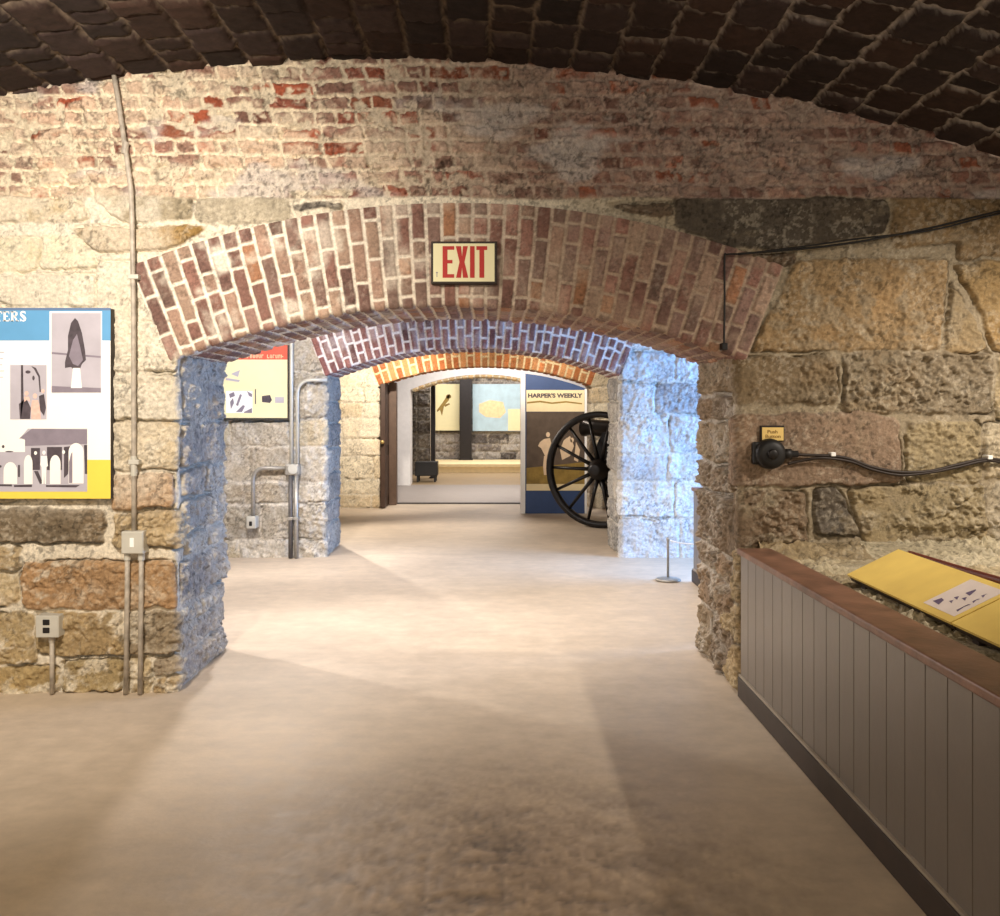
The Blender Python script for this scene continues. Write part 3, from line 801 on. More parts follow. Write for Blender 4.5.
# ------------------------------------------------------------------ EXIT sign
DS = 4.55
t = thing('exit_sign', 'cream EXIT sign with red letters on the brick arch', 'sign', P(464, 262, D1))
obj('frame', box(P(431, 0, DS).x, P(497, 0, DS).x, DS - .005, D1 + .01, P(0, 284, DS).z, P(0, 241.5, DS).z, .003), M_BRONZE, t)
rect(433.3, 494.5, 243.6, 281.6, DS - .005, .003, M_EXIT, 'face_plate', t)
DE = DS - .008
def px_boxes(lst, D, th):
    bm = None
    for a, b, c, d in lst:
        p, q = P(a, c, D), P(b, d, D); bm = box(p.x, q.x, D - th, D, q.z, p.z, 0, bm)
    return bm
t0, t1 = 246.2, 277.8
def outline(pts): return prism([(P(x, y, DE).x, P(x, y, DE).z) for x, y in pts], DE - .0015, DE)
obj('letter', outline([(442.6, t0), (454.2, t0), (454.2, t0 + 3.6), (447.4, t0 + 3.6), (447.4, 260), (452.4, 260), (452.4, 263.4), (447.4, 263.4), (447.4, t1 - 3.6), (454.2, t1 - 3.6), (454.2, t1), (442.6, t1)]), M_EXITR, t)
xm, ym = 461.8, (t0 + t1) / 2
bm = prism([(P(x, y, DE).x, P(x, y, DE).z) for x, y in [(455.8, t0), (461.0, t0), (462.0, ym - 5.5), (463.0, t0), (467.8, t0), (464.5, ym), (468.2, t1), (463.0, t1), (462.0, ym + 5.5), (461.0, t1), (456.0, t1), (459.5, ym)]], DE - .0015, DE)
obj('letter', bm, M_EXITR, t)
obj('letter', px_boxes([(470.0, 474.6, t0, t1)], DE, .0015), M_EXITR, t)
obj('letter', outline([(476.4, t0), (487.2, t0), (487.2, t0 + 3.8), (484.2, t0 + 3.8), (484.2, t1), (479.4, t1), (479.4, t0 + 3.8), (476.4, t0 + 3.8)]), M_EXITR, t)
obj('print_mark', px_boxes([(436.0, 437.8, 272, 273.2), (436.6, 437.3, 273, 277)], DE, .0006), M_GREY2, t)

# ------------------------------------------------------------------ left exhibit panel
DP = 4.55
t = thing('exhibit_panel', 'white exhibit panel with sky blue header and yellow foot on the left stone wall', 'panel', P(-10, 499, D1))
TI = .0006
obj('board', box(P(-130, 0, DP).x, P(111, 0, DP).x, DP, D1 + .005, P(0, 499, DP).z, P(0, 308.5, DP).z, .002), M_EDGE, t)
rect(-130, 110.6, 309, 498.6, DP, .002, M_WHITE, 'face', t)
rect(-130, 110.6, 309, 340.6, DP - .002, TI, M_BLUE, 'header_band', t)
rect(-130, 110.6, 307.9, 310.4, DP - .002, TI * 1.5, M_BLUE_D, 'header_line', t)
rect(-130, 110.6, 459.8, 498.6, DP - .002, TI, M_YEL, 'footer_band', t)
Dq = DP - .002 - TI
# serif lettering: strokes as flat polygons
def serif(Dl, parent):
    y0, y1 = 311.2, 321.4
    L_ = []
    def r(a, b, c, d): L_.append([(a, c), (b, c), (b, d), (a, d)])
    r(-4.5, 2.2, y0, y0 + 1.3); r(-2.6, -.2, y0, y1); r(1.4, 2.2, y0, y0 + 2.8); r(-3.6, .8, y1 - .8, y1)          # T
    r(3.6, 5.8, y0, y1); r(3.0, 9.2, y0, y0 + 1.2); r(3.0, 9.6, y1 - 1.2, y1); r(5.8, 8.0, 315.7, 316.8); r(8.6, 9.3, y0, y0 + 2.8); r(8.9, 9.7, y1 - 3, y1)   # E
    r(11.2, 13.4, y0, y1); r(10.6, 16.0, y0, y0 + 1.2); r(10.6, 14.2, y1 - .9, y1); r(13.4, 16.4, 315.6, 316.8)
    L_.append([(15.4, y0 + .1), (17.4, y0 + 1.2), (17.6, 314.6), (16.0, 316.8), (15.2, 315.8), (15.6, 313)])
    L_.append([(13.9, 316.4), (15.6, 316.4), (18.2, y1), (16.2, y1)]); r(16.2, 19, y1 - .9, y1)                # R
    L_.append([(25.4, y0 + .3), (25.6, y0 + 3.0), (24.9, y0 + 2.2), (22.6, y0 + 1.2), (21.8, y0 + 2.6), (25.0, 316.0), (26.3, 318.2), (25.8, 320.4), (23.8, y1 + .2), (21.4, y1 - .4), (20.2, y1), (20.0, y1 - 3.2), (21.2, y1 - 2.0), (23.2, y1 - 1.0), (24.0, 319.2), (20.6, 316.0), (19.9, 313.6), (20.9, y0 + .4), (22.8, y0 - .3)])
    bm = None
    for pl in L_:
        bm = prism([(P(x, y, Dl).x, P(x, y, Dl).z) for x, y in pl], Dl - .0008, Dl, bm)
    return obj('title_lettering', bm, M_WHITE, parent)
serif(Dq, t)
ph = rect(49.6, 102, 311.4, 393.4, Dq, TI, M_WHITE, 'photograph', t); ph['label'] = 'grey photograph of a tall dark plume'
rect(51.6, 101, 313, 392.6, Dq - TI, TI, M_GREY1, 'print', ph)
flat([[(51.6, 386), (101, 388), (101, 392.6), (51.6, 392.6)], [(51.6, 352), (101, 356), (101, 358), (51.6, 354)]], Dq - 2 * TI, TI * .6, M_GREY2, 'ground_print', ph)
flat([[(75, 318), (78, 321), (82, 333), (85, 350), (86, 360), (82, 364), (80, 369), (76, 372), (71, 367), (65, 368), (65, 362), (68, 350), (68, 336), (71, 323)]], Dq - 2 * TI, TI, M_GREY3, 'plume', ph)
flat([[(73, 340), (77, 334), (80, 346), (83, 360), (78, 366), (73, 364), (69, 356)]], Dq - 3 * TI, TI * .6, M_GREY2, 'plume_shading', ph)
flat([[(73, 368), (80, 368), (82, 388), (71, 388)]], Dq - 2 * TI, TI * 1.4, M_WHITE, 'spout', ph)
ph = rect(10.2, 46.6, 365, 419.4, Dq, TI, M_GREY1, 'photograph', t); ph['label'] = 'small tinted photograph of people beside a tall pole'
bm_d = [[(21, 365), (23, 365), (23.6, 400), (21, 419)], ell(28, 372, 2.6, 1.6), ell(33.5, 378, 1.2, 2.4), [(19, 404), (26, 398), (31, 408), (30, 419), (20, 419)], [(39, 396), (44, 394), (46, 408), (44, 416), (40, 410)], [(31, 366), (36, 368), (40, 376), (41, 392), (39.6, 392), (38.4, 377), (34, 369)]]
flat(bm_d, Dq - TI, TI, M_GREY3, 'dark_print', ph)
flat([ell(35, 396, 2.2, 2.6), [(32, 400), (38, 400), (40, 408), (41, 419), (31.4, 419), (31, 408)], ell(26.6, 393.4, 2.0, 2.4), [(24, 396.6), (29, 396.6), (30.4, 402), (27, 399.6), (24.4, 402)], ell(43, 391, 1.6, 2)], Dq - 1.6 * TI, TI, M_PINK, 'figure_print', ph)
ph = rect(-60, 87.2, 428.6, 491.6, Dq, TI, M_GREY1, 'photograph', t); ph['label'] = 'wide grey photograph of people and barrels before a long shed'
flat([[(-60, 428.6), (28, 428.6), (20, 438), (25, 440), (25, 452), (-60, 452)]], Dq - TI, TI * .4, M_WHITE, 'sky', ph)
flat([[(32, 428.6), (87.2, 429.4), (87.2, 444), (25, 446), (25, 439), (19, 438.4)]], Dq - TI, TI, M_GREY2, 'shed', ph)
flat([[(31, 448), (40, 448), (40, 470), (31, 470)], [(47, 447), (62, 447), (62, 470), (47, 470)], [(64, 447), (72, 446), (68, 474), (64, 478)], [(84, 445), (87.2, 445), (87.2, 474), (85, 474)], [(34, 471), (38, 471), (43, 483), (40, 484)], [(18, 465), (20, 465), (20, 477), (18, 477)], [(14, 485), (32, 484.6), (32, 487), (14, 487)], [(-20, 484), (12, 484.4), (12, 486.4), (-20, 486)], [(46, 485), (80, 485), (76, 487.4), (46, 487)], ell(3.2, 446.6, 1.3, 1.6), ell(9.4, 451.6, 4, .7), ell(.6, 466.4, 1, 1.3)], Dq - 1.6 * TI, TI, M_GREY3, 'dark_print', ph)
def shell(x0, x1, y0, y1):
    c, r = (x0 + x1) / 2, (x1 - x0) / 2
    return [(x0, y1), (x0, y0 + 9)] + [(c - r * math.cos(k * math.pi / 10), y0 + 9 - 9 * math.sin(k * math.pi / 10)) for k in range(1, 10)] + [(x1, y0 + 9), (x1, y1)]
flat([shell(24, 32.6, 455, 484), shell(50, 60.6, 455, 484), shell(68.6, 83.6, 443, 483.5), shell(3.6, 17.2, 462, 484), ell(44, 452.6, 1.7, 2.1), [(41, 456), (47, 456), (48, 466), (46.4, 467), (46, 484), (44.6, 484), (44.2, 472), (43.6, 484), (42, 484), (41.6, 467), (40.4, 465)], ell(35.6, 453, 1.5, 1.9), ell(63.6, 452, 1.5, 1.9)], Dq - 2.3 * TI, TI, M_WHITE, 'figure_print', ph)
ps = [[(69, 462), (71, 454), (72.4, 452), (72.4, 483), (69, 483)]]
flat(ps, Dq - 3 * TI, TI, M_GREY2, 'barrel_shading', ph)
bm = []
for k in range(5): bm.append([(-60, 352 + k * 6.2), (4 - (k % 3), 352 + k * 6.2), (4 - (k % 3), 352.8 + k * 6.2), (-60, 352.8 + k * 6.2)])
flat(bm, Dq + TI, TI, M_GREY1, 'body_text', t)

# ------------------------------------------------------------------ conduits on the near wall
DC = 4.56
t = thing('electrical_conduit', 'long thin conduit running from junction box up the left wall to the vault', 'conduit', P(134, 530, DC))
pts = [P(134, 531, DC), P(134, 470, DC), P(133.4, 300, DC), P(132, 215, DC), P(131, 190, DC), P(127, 160, DC), P(119, 105, DC), P(112.5, 66, DC)]
obj('tube', tube(pts, .0125, 12), M_RUST, t, True)
bm = None
for a, b in ((134, 462), (133.4, 277)):
    p = P(a, b, DC); obj('strap', box(p.x - .022, p.x + .030, DC - .018, D1 + .02, p.z - .012, p.z + .012, .003), M_BOX, t)
obj('coupling', lathe([(-.05, .016), (.05, .016)], P(134, 466, DC), (0, 0, 1), 12), M_BOX, t)
obj('coupling', lathe([(-.03, .016), (.03, .016)], P(125.2, 148, DC), (.115, 0, .99), 12), M_RUST, t)
t = thing('junction_box', 'small square grey junction box joining three conduits', 'box', P(135, 542, DC))
a, b = P(124, 530.5, DC), P(146, 553, DC)
obj('body', box(a.x, b.x, DC - .035, D1 + .01, b.z, a.z, .004), M_BOX, t)
obj('cover', box(a.x + .004, b.x - .004, DC - .039, DC - .034, b.z + .004, a.z - .004, .002), M_BOX, t)
bm = box(P(133, 0, DC).x, P(137, 0, DC).x, DC - .043, DC - .038, P(0, 546, DC).z, P(0, 537, DC).z, .001)
obj('toggle', bm, M_WHITE, t)
for x0, x1, lab in ((127.4, 125.8, 'left one of two lower conduits dropping from the junction box to the floor'), (141.4, 140.0, 'right one of two lower conduits dropping from the junction box to the floor')):
    t = thing('electrical_conduit', lab, 'conduit', P(x1, 690, DC), 'lower conduits under the junction box')
    obj('tube', tube([P(x0, 553, DC), P(x0 - .3, 600, DC), P(x1, 694, DC)], .0125, 12), M_RUST, t, True)
    obj('connector', lathe([(0, .017), (.035, .017)], P(x0, 560, DC), (0, 0, 1), 12), M_BOX, t)
t = thing('outlet_box', 'weatherworn grey outlet box with two dark sockets low on the left wall', 'outlet', P(50, 625, DC))
a, b = P(39, 614, DC), P(62, 636, DC)
obj('body', box(a.x, b.x, DC - .035, D1 + .01, b.z, a.z, .005), M_BOX, t)
obj('cover', box(a.x + .003, b.x - .003, DC - .039, DC - .034, b.z + .003, a.z - .003, .002), M_BOX, t)
for yy in (620.5, 628.5):
    p = P(50, yy, DC); obj('socket', box(p.x - .017, p.x + .017, DC - .042, DC - .038, p.z - .014, p.z + .014, .003), M_BLACK, t)
t = thing('electrical_conduit', 'short conduit from the outlet box down to the floor', 'conduit', P(52, 690, DC))
obj('tube', tube([P(52, 636, DC), P(52, 694, DC)], .0115, 12), M_RUST, t, True)
obj('connector', lathe([(0, .016), (.03, .016)], P(52, 642, DC), (0, 0, 1), 12), M_RUST, t)

# ------------------------------------------------------------------ push button, its label and the cables on the right wall
t = thing('push_button', 'round black push button on brown stone under yellow label', 'button', P(771, 454, D1))
p = P(771, 454, 4.53)
obj('backplate', box(p.x - .085, p.x + .03, 4.545, D1 + .01, p.z - .055, p.z + .06, .012), M_BLACK, t)
obj('housing', lathe([(0, .078), (.03, .076), (.045, .068), (.055, .05), (.056, .03)], Vector((p.x, 4.56, p.z)), (0, -1, 0), 32), M_BLACK, t, True)
obj('plunger', lathe([(0, .026), (.012, .026), (.016, .02)], Vector((p.x, 4.505, p.z)), (0, -1, 0), 24), M_IRON, t, True)
obj('gland', lathe([(0, .026), (.04, .026), (.042, .018), (.075, .016)], Vector((p.x + .065, 4.545, p.z + .0)), (1, 0, 0), 16), M_BLACK, t, True)
t = thing('button_label', 'little yellow framed label above the black push button', 'sign', P(772, 434, D1))
a, b = P(760.5, 425.5, 4.565), P(784.4, 441.5, 4.565)
obj('frame', box(a.x, b.x, 4.565, D1 + .01, b.z, a.z, .002), M_BRONZE, t)
rect(762, 783.4, 427.4, 440.4, 4.565, .003, M_TAGY, 'plate', t)
lettering('Push', 'lettering', 767.5, 777.5, 433.4, 430.0, 4.562, M_TAGT, t, .01)
lettering('Button', 'lettering', 765.5, 780.5, 438.0, 434.6, 4.562, M_TAGT, t, .01)
t = thing('power_cable', 'dark twin cable sagging along the right wall from the push button', 'cable', P(900, 470, D1))
Dw = 4.555
obj('strand', tube(smooth_path([P(798, 454.4, Dw), P(806, 455, Dw), P(832, 456, Dw), P(850, 459, Dw), P(872, 467, Dw), P(900, 472, Dw), P(930, 471, Dw), P(956, 465, Dw), P(985, 459, Dw), P(1010, 461, Dw), P(1110, 470, Dw)]), .008, 8), M_BRONZE, t, True)
obj('strand', tube(smooth_path([P(788, 464, Dw), P(800, 461, Dw), P(822, 458, Dw - .012), P(850, 461.5, Dw), P(872, 469.5, Dw), P(900, 475, Dw), P(930, 472.5, Dw), P(956, 467.5, Dw), P(985, 461, Dw), P(1010, 463, Dw), P(1110, 472, Dw)]), .0075, 8), M_BRONZE, t, True)
bm = None
for a, b in ((832.5, 455), (989, 458)):
    p = P(a, b, Dw); obj('clip', box(p.x - .012, p.x + .012, Dw - .016, D1, p.z - .006, p.z + .014, .003), M_WHITE, t)
p = P(912, 477, Dw); 
t = thing('overhead_wire', 'thin pair of dark wires slung across the dark upper stones at right', 'wire', P(870, 240, D1))
obj('strand', tube(smooth_path([P(738, 254, Dw), P(800, 249, Dw), P(860, 241.5, Dw), P(930, 228, Dw), P(1000, 211, Dw), P(1100, 190, Dw)]), .0058, 8), M_BLACK, t, True)
obj('strand', tube(smooth_path([P(738, 254.5, Dw), P(800, 247, Dw - .01), P(860, 238.5, Dw), P(930, 230.5, Dw - .01), P(1000, 213.6, Dw), P(1100, 194, Dw)]), .005, 8), M_BLACK, t, True)
t = thing('drop_wire', 'thin dark wire hanging straight down the right end of the arch', 'wire', P(725, 300, D1))
obj('strand', tube(smooth_path([P(738, 254, Dw), P(727, 254.5, Dw), P(724.6, 258, Dw), P(724.6, 300, Dw), P(724, 346, Dw)]), .005, 8), M_BLACK, t, True)
obj('end_clip', box(P(721.6, 0, Dw).x, P(727.2, 0, Dw).x, Dw - .012, D1, P(0, 350, Dw).z, P(0, 343, Dw).z, .003), M_BLACK, t)

# ------------------------------------------------------------------ middle bay: panel, conduits, boxes, stanchion, low wall
DM = 8.70
t = thing('exhibit_panel', 'pale yellow exhibit panel with red title band seen through the first arch', 'panel', P(240, 418, D2))
obj('board', box(P(150, 0, DM).x, P(289, 0, DM).x, DM, D2 + .01, P(0, 420, DM).z, P(0, 345, DM).z), M_EDGE, t)
rect(150, 287.4, 345.4, 418, DM, .003, M_PALE, 'face', t)
rect(150, 287.4, 345.4, 359.6, DM - .003, .001, M_RED, 'title_band', t)
def glyph_row(px0, px1, y0, y1, D, m, name, parent, n, seed, gaps=()):
    r = random.Random(seed); L_ = []; w = (px1 - px0) / n
    for k in range(n):
        if k in gaps: continue
        a = px0 + k * w; b = a + w * .72
        L_ += [[(a, y0), (a + w * .24, y0), (a + w * .24, y1), (a, y1)]]
        if r.random() < .6: L_.append([(b - w * .22, y0), (b, y0), (b, y1), (b - w * .22, y1)])
        yy = r.choice([y0, (y0 + y1) / 2 - .2, y1 - (y1 - y0) * .22]); L_.append([(a, yy), (b, yy), (b, yy + (y1 - y0) * .22), (a, yy + (y1 - y0) * .22)])
    return flat(L_, D, .0015, m, name, parent)
glyph_row(236, 284, 354.6, 358.2, DM - .004, M_CREAM, 'title_lettering', t, 17, 3, (10,))
ph = rect(226, 252.5, 391, 413, DM - .003, .001, M_WHITE, 'photograph', t)
flat([[(236, 405), (240, 394), (242, 395), (238, 406)], [(236, 412), (243, 405), (245, 406), (242, 412)], [(247, 391), (252, 394), (252, 397), (249, 396)], [(244, 412), (252, 408), (252, 413), (244, 413)], [(229, 394), (234, 392), (235, 396), (230, 398)], [(230, 402), (233, 398), (234, 403), (231, 409)]], DM - .004, .0015, M_GREY2, 'dark_print', ph)
ph = rect(255, 284, 389, 404, DM - .003, .001, M_PALE, 'photograph', t)
flat([[(262, 396), (270, 395), (272, 400), (270, 403), (262, 402)], [(255, 389), (256, 389), (256, 404), (255, 404)]], DM - .004, .0015, M_GREY3, 'dark_print', ph)
flat([[(275, 397), (284, 397), (284, 403), (275, 403)]], DM - .0045, .001, M_GREY1, 'pale_shape', ph)
flat([[(226, 378), (240, 380), (239, 382), (226, 380)], [(231, 374), (240, 370), (238, 377)]], DM - .004, .0015, M_GREY1, 'drawing', t)

DK = 8.68
def bend(pts, r=.1, n=6):
    out = [Vector(pts[0])]
    for i in range(1, len(pts) - 1):
        p = Vector(pts[i]); a = (Vector(pts[i - 1]) - p).normalized(); b = (Vector(pts[i + 1]) - p).normalized()
        s, e = p + a * r, p + b * r
        for k in range(n + 1):
            u_ = k / n; out.append(s * (1 - u_) ** 2 + p * 2 * u_ * (1 - u_) + e * u_ * u_)
    out.append(Vector(pts[-1])); return out
t = thing('tall_conduit', 'tall pale conduit rising from the wall box beside the red titled panel', 'conduit', P(291.5, 464, DK))
obj('tube', tube([P(291.5, 466, DK), P(291.5, 300, DK)], .019, 12), M_BOX, t, True)
t = thing('looped_conduit', 'pale conduit that bends right at its top into the bluish pier', 'conduit', P(297, 464, DK))
obj('tube', tube(bend([P(297.5, 466, DK), P(297.5, 380, DK), P(327, 380, DK)], .14), .017, 12), M_BOX, t, True)
t = thing('wall_box', 'small grey conduit body where the pale conduits meet on the far pier', 'box', P(293, 469, DK))
obj('body', box(P(285.5, 0, DK).x, P(299.5, 0, DK).x, DK - .03, D2 + .01, P(0, 475, DK).z, P(0, 464, DK).z, .012), M_STEEL, t)
obj('cover', lathe([(0, .05), (.012, .046)], P(293, 469, DK - .03), (0, -1, 0), 20), M_BOX, t)
for x, lab in ((290.6, 'darker left pipe of the pair running down from the grey conduit body'), (296.2, 'darker right pipe of the pair running down from the grey conduit body')):
    t = thing('lower_conduit', lab, 'conduit', P(x, 556, DK), 'pair of dark pipes on the far pier')
    obj('tube', tube([P(x, 474, DK), P(x, 558, DK)], .021, 12), M_STEEL_D if x < 293 else M_STEEL, t, True)
    obj('strap', box(P(x - 2.6, 0, DK).x, P(x + 2.6, 0, DK).x, DK - .026, D2 + .01, P(0, 520, DK).z, P(0, 517, DK).z, .003), M_STEEL, t)
t = thing('elbow_conduit', 'conduit arm bending down to a small switch box on the far pier', 'conduit', P(252, 518, DK))
obj('tube', tube(bend([P(287, 468, DK), P(253, 468, DK), P(253, 516, DK)], .12), .019, 12), M_STEEL, t, True)
t = thing('switch_box', 'small grey switch box at the lower end of the elbow conduit', 'box', P(252, 521, DK))
obj('body', box(P(247.6, 0, DK).x, P(257, 0, DK).x, DK - .05, D2 + .01, P(0, 528, DK).z, P(0, 516, DK).z, .008), M_BOX, t)
p = P(252, 523, DK); obj('toggle', box(p.x - .014, p.x + .014, DK - .058, DK - .048, p.z - .022, p.z + .022, .004), M_BLACK, t)

t = thing('barrier_stanchion', 'short silver barrier post on a round base before the bluish stones', 'stanchion', (1.50, 7.58, 0))
obj('base', lathe([(0, .105), (.010, .105), (.018, .09), (.026, .02)], (1.50, 7.58, 0), (0, 0, 1), 32), M_STEEL, t, True)
obj('post', lathe([(.02, .011), (.33, .011), (.345, .016), (.36, .012)], (1.50, 7.58, 0), (0, 0, 1), 16), M_STEEL, t, True)
t = thing('barrier_rope', 'thin pale cord from the barrier post to the grey low wall', 'cord', (1.6, 7.5, .3))
obj('strand', tube(smooth_path([(1.514, 7.578, .335), (1.60, 7.54, .318), (1.70, 7.50, .315)]), .005, 8), M_WHITE, t, True)
knee_wall('grey_low_wall', 'end of a grey low wall just behind the right pier of the first arch', 1.70, 5.7, 7.52, .79, .14)

# ------------------------------------------------------------------ far bay: cannon
WC = Vector((1.325, 10.9, .705)); ax = Vector((math.sin(math.radians(30)), math.cos(math.radians(30)), 0))
fw = Vector((-ax.y, ax.x, 0))                              # muzzle direction
AC = WC + ax * .75
t = thing('field_cannon', 'black field cannon with large spoked wheels half hidden behind the bluish pier', 'cannon', (AC.x, AC.y, 0))
def wheel(c, out):
    R = .705
    w = obj('wheel', lathe([(-.035, R - .075), (-.035, R - .004), (-.028, R), (.028, R), (.035, R - .004), (.035, R - .075)], c, ax, 56, None, True), M_IRON, t, True)
    h_ = obj('hub', lathe([(-.16, .05), (-.155, .075), (-.06, .105), (-.05, .13), (.05, .13), (.06, .105), (.155, .075), (.16, .05)], c, ax, 28), M_IRON, w, True)
    u = fw; v = Vector((0, 0, 1))
    for k in range(14):
        a = 2 * math.pi * (k + .02) / 14; d = u * math.cos(a) + v * math.sin(a)
        obj('spoke', tube([c + d * .10 - out * ax * .02, c + d * .3, c + d * (R - .06)], [.027, .022, .018], 8), M_IRON, w, True)
    return w
wheel(WC, -1); wheel(WC + ax * 1.5, 1)
obj('axle', tube([WC + ax * .1, WC + ax * 1.4], .055, 12), M_IRON, t, True)
bt = (fw + Vector((0, 0, .10))).normalized(); bo = AC + Vector((0, 0, .45))
obj('barrel', lathe([(-1.0, .03), (-.97, .06), (-.92, .05), (-.9, .09), (-.86, .155), (-.80, .165), (-.3, .15), (-.28, .155), (-.26, .145), (.36, .108), (.46, .105), (.50, .128), (.545, .132), (.56, .12), (.56, .062), (.36, .058)], bo, bt, 36), M_GUN, t, True)
obj('trunnion', tube([bo - ax * .22 - fw * .1, bo + ax * .22 - fw * .1], .045, 12), M_IRON, t, True)
for s in (-1, 1):
    c0 = AC + ax * s * .19
    bm = bmesh.new(); pr = [(.22, .62), (.30, .86), (.18, 1.14), (-.18, 1.15), (-.40, 1.0), (-1.9, .16), (-2.0, .05), (-1.85, .03), (-.5, .52), (-.1, .55)]
    A_ = [bm.verts.new(Vector((c0.x, c0.y, 0)) + fw * f + Vector((0, 0, z)) - ax * .035) for f, z in pr]
    B_ = [bm.verts.new(Vector((c0.x, c0.y, 0)) + fw * f + Vector((0, 0, z)) + ax * .035) for f, z in pr]
    bm.faces.new(A_); bm.faces.new(B_[::-1])
    for k in range(len(pr)): bm.faces.new((A_[k], B_[k], B_[(k + 1) % len(pr)], A_[(k + 1) % len(pr)]))
    obj('carriage_cheek', bm, M_IRON, t)

# navy exhibit panel beside the cannon
DN = 12.38
t = thing('exhibit_panel', 'tall navy and cream exhibit panel with newspaper masthead behind the cannon wheel', 'panel', (P(555, 0, DN).x, DN + .04, 0))
zt = P(0, 374, DN).z
obj('board', prism([(P(525.4, 0, DN).x, 0), (P(586, 0, DN).x, 0)] + [(P(x, 0, DN).x, P(0, y, DN).z) for x, y in ((586, 388.5), (572, 383.5), (556, 379), (540, 375.6), (525.4, 373.6))], DN, DN + .09), M_NAVY, t)
obj('side_edge', box(P(520.6, 0, DN).x, P(525.2, 0, DN).x, DN - .02, DN + .11, .0, zt + .0), M_WHITE, t)['label'] = 'white edge strip'
obj('edge_trim', box(P(584.6, 0, DN).x, P(586.8, 0, DN).x, DN - .012, DN + .1, 0, P(0, 389, DN).z), M_WHITE, t)
rect(526.4, 584.4, 390, 411.6, DN, .004, M_CREAM, 'masthead', t)
lettering("HARPER'S WEEKLY", 'lettering', 528, 582.5, 397.8, 393.2, DN - .004, M_GREY3, t, .05)
flat([[(527, 402), (540, 400.6), (552, 402.4), (566, 401), (582, 403), (582, 404.4), (566, 402.6), (552, 404), (540, 402.4), (527, 403.6)]], DN - .004, .001, M_OLIVE, 'ornament', t)
ph = rect(526.4, 584.4, 412, 490, DN, .004, M_PHOTO, 'photograph', t)
flat([[(526.4, 468), (585, 462), (585, 484), (526.4, 484)]], DN - .004, .001, M_OLIVE, 'ground', ph)
rect(526.4, 585, 484, 490.6, DN - .004, .001, M_CREAM, 'caption_strip', ph)
flat([ell(548, 434.6, 2.0, 2.6), [(544, 439), (550, 438), (552, 446), (550, 456), (545, 456), (541, 448), (538, 446), (540, 442)], [(544, 456), (550, 456), (548, 470), (547, 475), (544, 475), (543, 466)], ell(556, 440, 2, 2.4), [(564, 440), (570, 436), (574, 446), (570, 456), (562, 460), (560, 450)], ell(572, 440, 1.8, 2.4), [(576, 442), (580, 450), (578, 462), (574, 460)]], DN - .005, .001, M_SKIN, 'figure_print', ph)

# ------------------------------------------------------------------ far doorway: dark door leaf standing open, frame
dg = structure(bpy.data.objects.new('door_1', None)); COL.objects.link(dg); XL = -1.6; dg.location = (XL + .1, D3, 0)
obj('leaf', box(XL + .015, XL + .085, D3 - .05, D3 + .55, .01, 1.80, .006), M_DOOR, dg)
bm = None
for za, zb in ((.15, .75), (.9, 1.65)):
    for ya, yb in ((D3 + .04, D3 + .24), (D3 + .30, D3 + .48)): bm = box(XL + .083, XL + .093, ya, yb, za, zb, .004, bm)
obj('raised_panel', bm, M_DOOR, dg)
obj('handle', lathe([(0, .012), (.03, .012), (.035, .028), (.06, .028), (.065, .01)], Vector((XL + .05, D3 - .05, .96)), (0, -1, 0), 16), M_BRASS, dg, True)
obj('frame', box(XL + .09, XL + .20, D3 + .40, D3 + .58, .0, 1.83, .006), M_FRAME, dg)
structure(obj('trim_1', box(-1.6, 1.3, D3 + .55, D3 + .68, -.002, .012, .004), M_EDGE))

# ------------------------------------------------------------------ last room: posters, posts, box, platform
D6 = 21.9
t = thing('yellow_poster', 'pale yellow poster with a dark sprig on the back wall of the last room', 'poster', P(446, 430, D6))
obj('board', box(P(433, 0, D6).x, P(459.5, 0, D6).x, D6, D6 + .04, P(0, 430.5, D6).z, P(0, 384, D6).z), M_PALE, t)
flat([[(437, 410), (443, 402), (447, 396), (450, 394), (449, 400), (444, 406), (442, 416), (440, 410), (437, 412)], ell(448.6, 396.5, 2.6, 2.2), [(444, 405), (449, 403), (450, 404.4), (445, 407)]], D6, .004, M_OLIVE, 'sprig_drawing', t)
t = thing('map_poster', 'large pale blue map poster on the back wall of the last room', 'poster', P(497, 430, D6))
obj('board', box(P(472.6, 0, D6).x, P(523, 0, D6).x, D6, D6 + .04, P(0, 431, D6).z, P(0, 384, D6).z), M_SEA, t)
flat([[(479, 404), (490, 400), (503, 402), (506, 412), (500, 418), (486, 417), (479, 412)]], D6, .003, M_LAND, 'land', t)
flat([[(508, 409), (522, 409), (522, 430.6), (508, 430.6)]], D6, .004, M_CREAM, 'legend', t)
for x0, x1, D, lab in ((459.8, 471.6, 21.6, 'wide dark iron post between the two posters'), (430.8, 435.0, 18.6, 'slim dark iron post just left of the yellow poster')):
    t = thing('iron_post', lab, 'post', (P((x0 + x1) / 2, 0, D).x, D, 0), 'dark posts in the last room')
    a, b = P(x0, 0, D).x, P(x1, 0, D).x
    zb = .201 if D > 20 else 0.0
    obj('shaft', box(a, b, D, D + .2, zb, 2.7, .01), M_POST, t)
    obj('foot_plate', box(a - .03, b + .03, D - .03, D + .22, zb, zb + .03, .005), M_POST, t)
D7 = 17.6
t = thing('display_case', 'low black box on short legs at the left of the last room', 'box', P(426, 480, D7))
a, b = P(415, 462, D7), P(437.4, 476, D7)
obj('body', box(a.x, b.x, D7, D7 + .4, b.z, a.z, .01), M_BLACK, t)
for xx in (a.x + .05, b.x - .05):
    for yy in (D7 + .05, D7 + .35): obj('leg', box(xx - .02, xx + .02, yy - .02, yy + .02, 0, b.z + .01), M_BLACK, t)
t = thing('low_platform', 'long pale cream platform along the back wall of the last room', 'platform', (-.05, 20.9, 0))
pf = mat('cream platform', (232, 212, 166), .6, var=.06)
obj('deck', box(-1.7, 1.6, 20.1, 21.85, .12, .20, .01), pf, t)
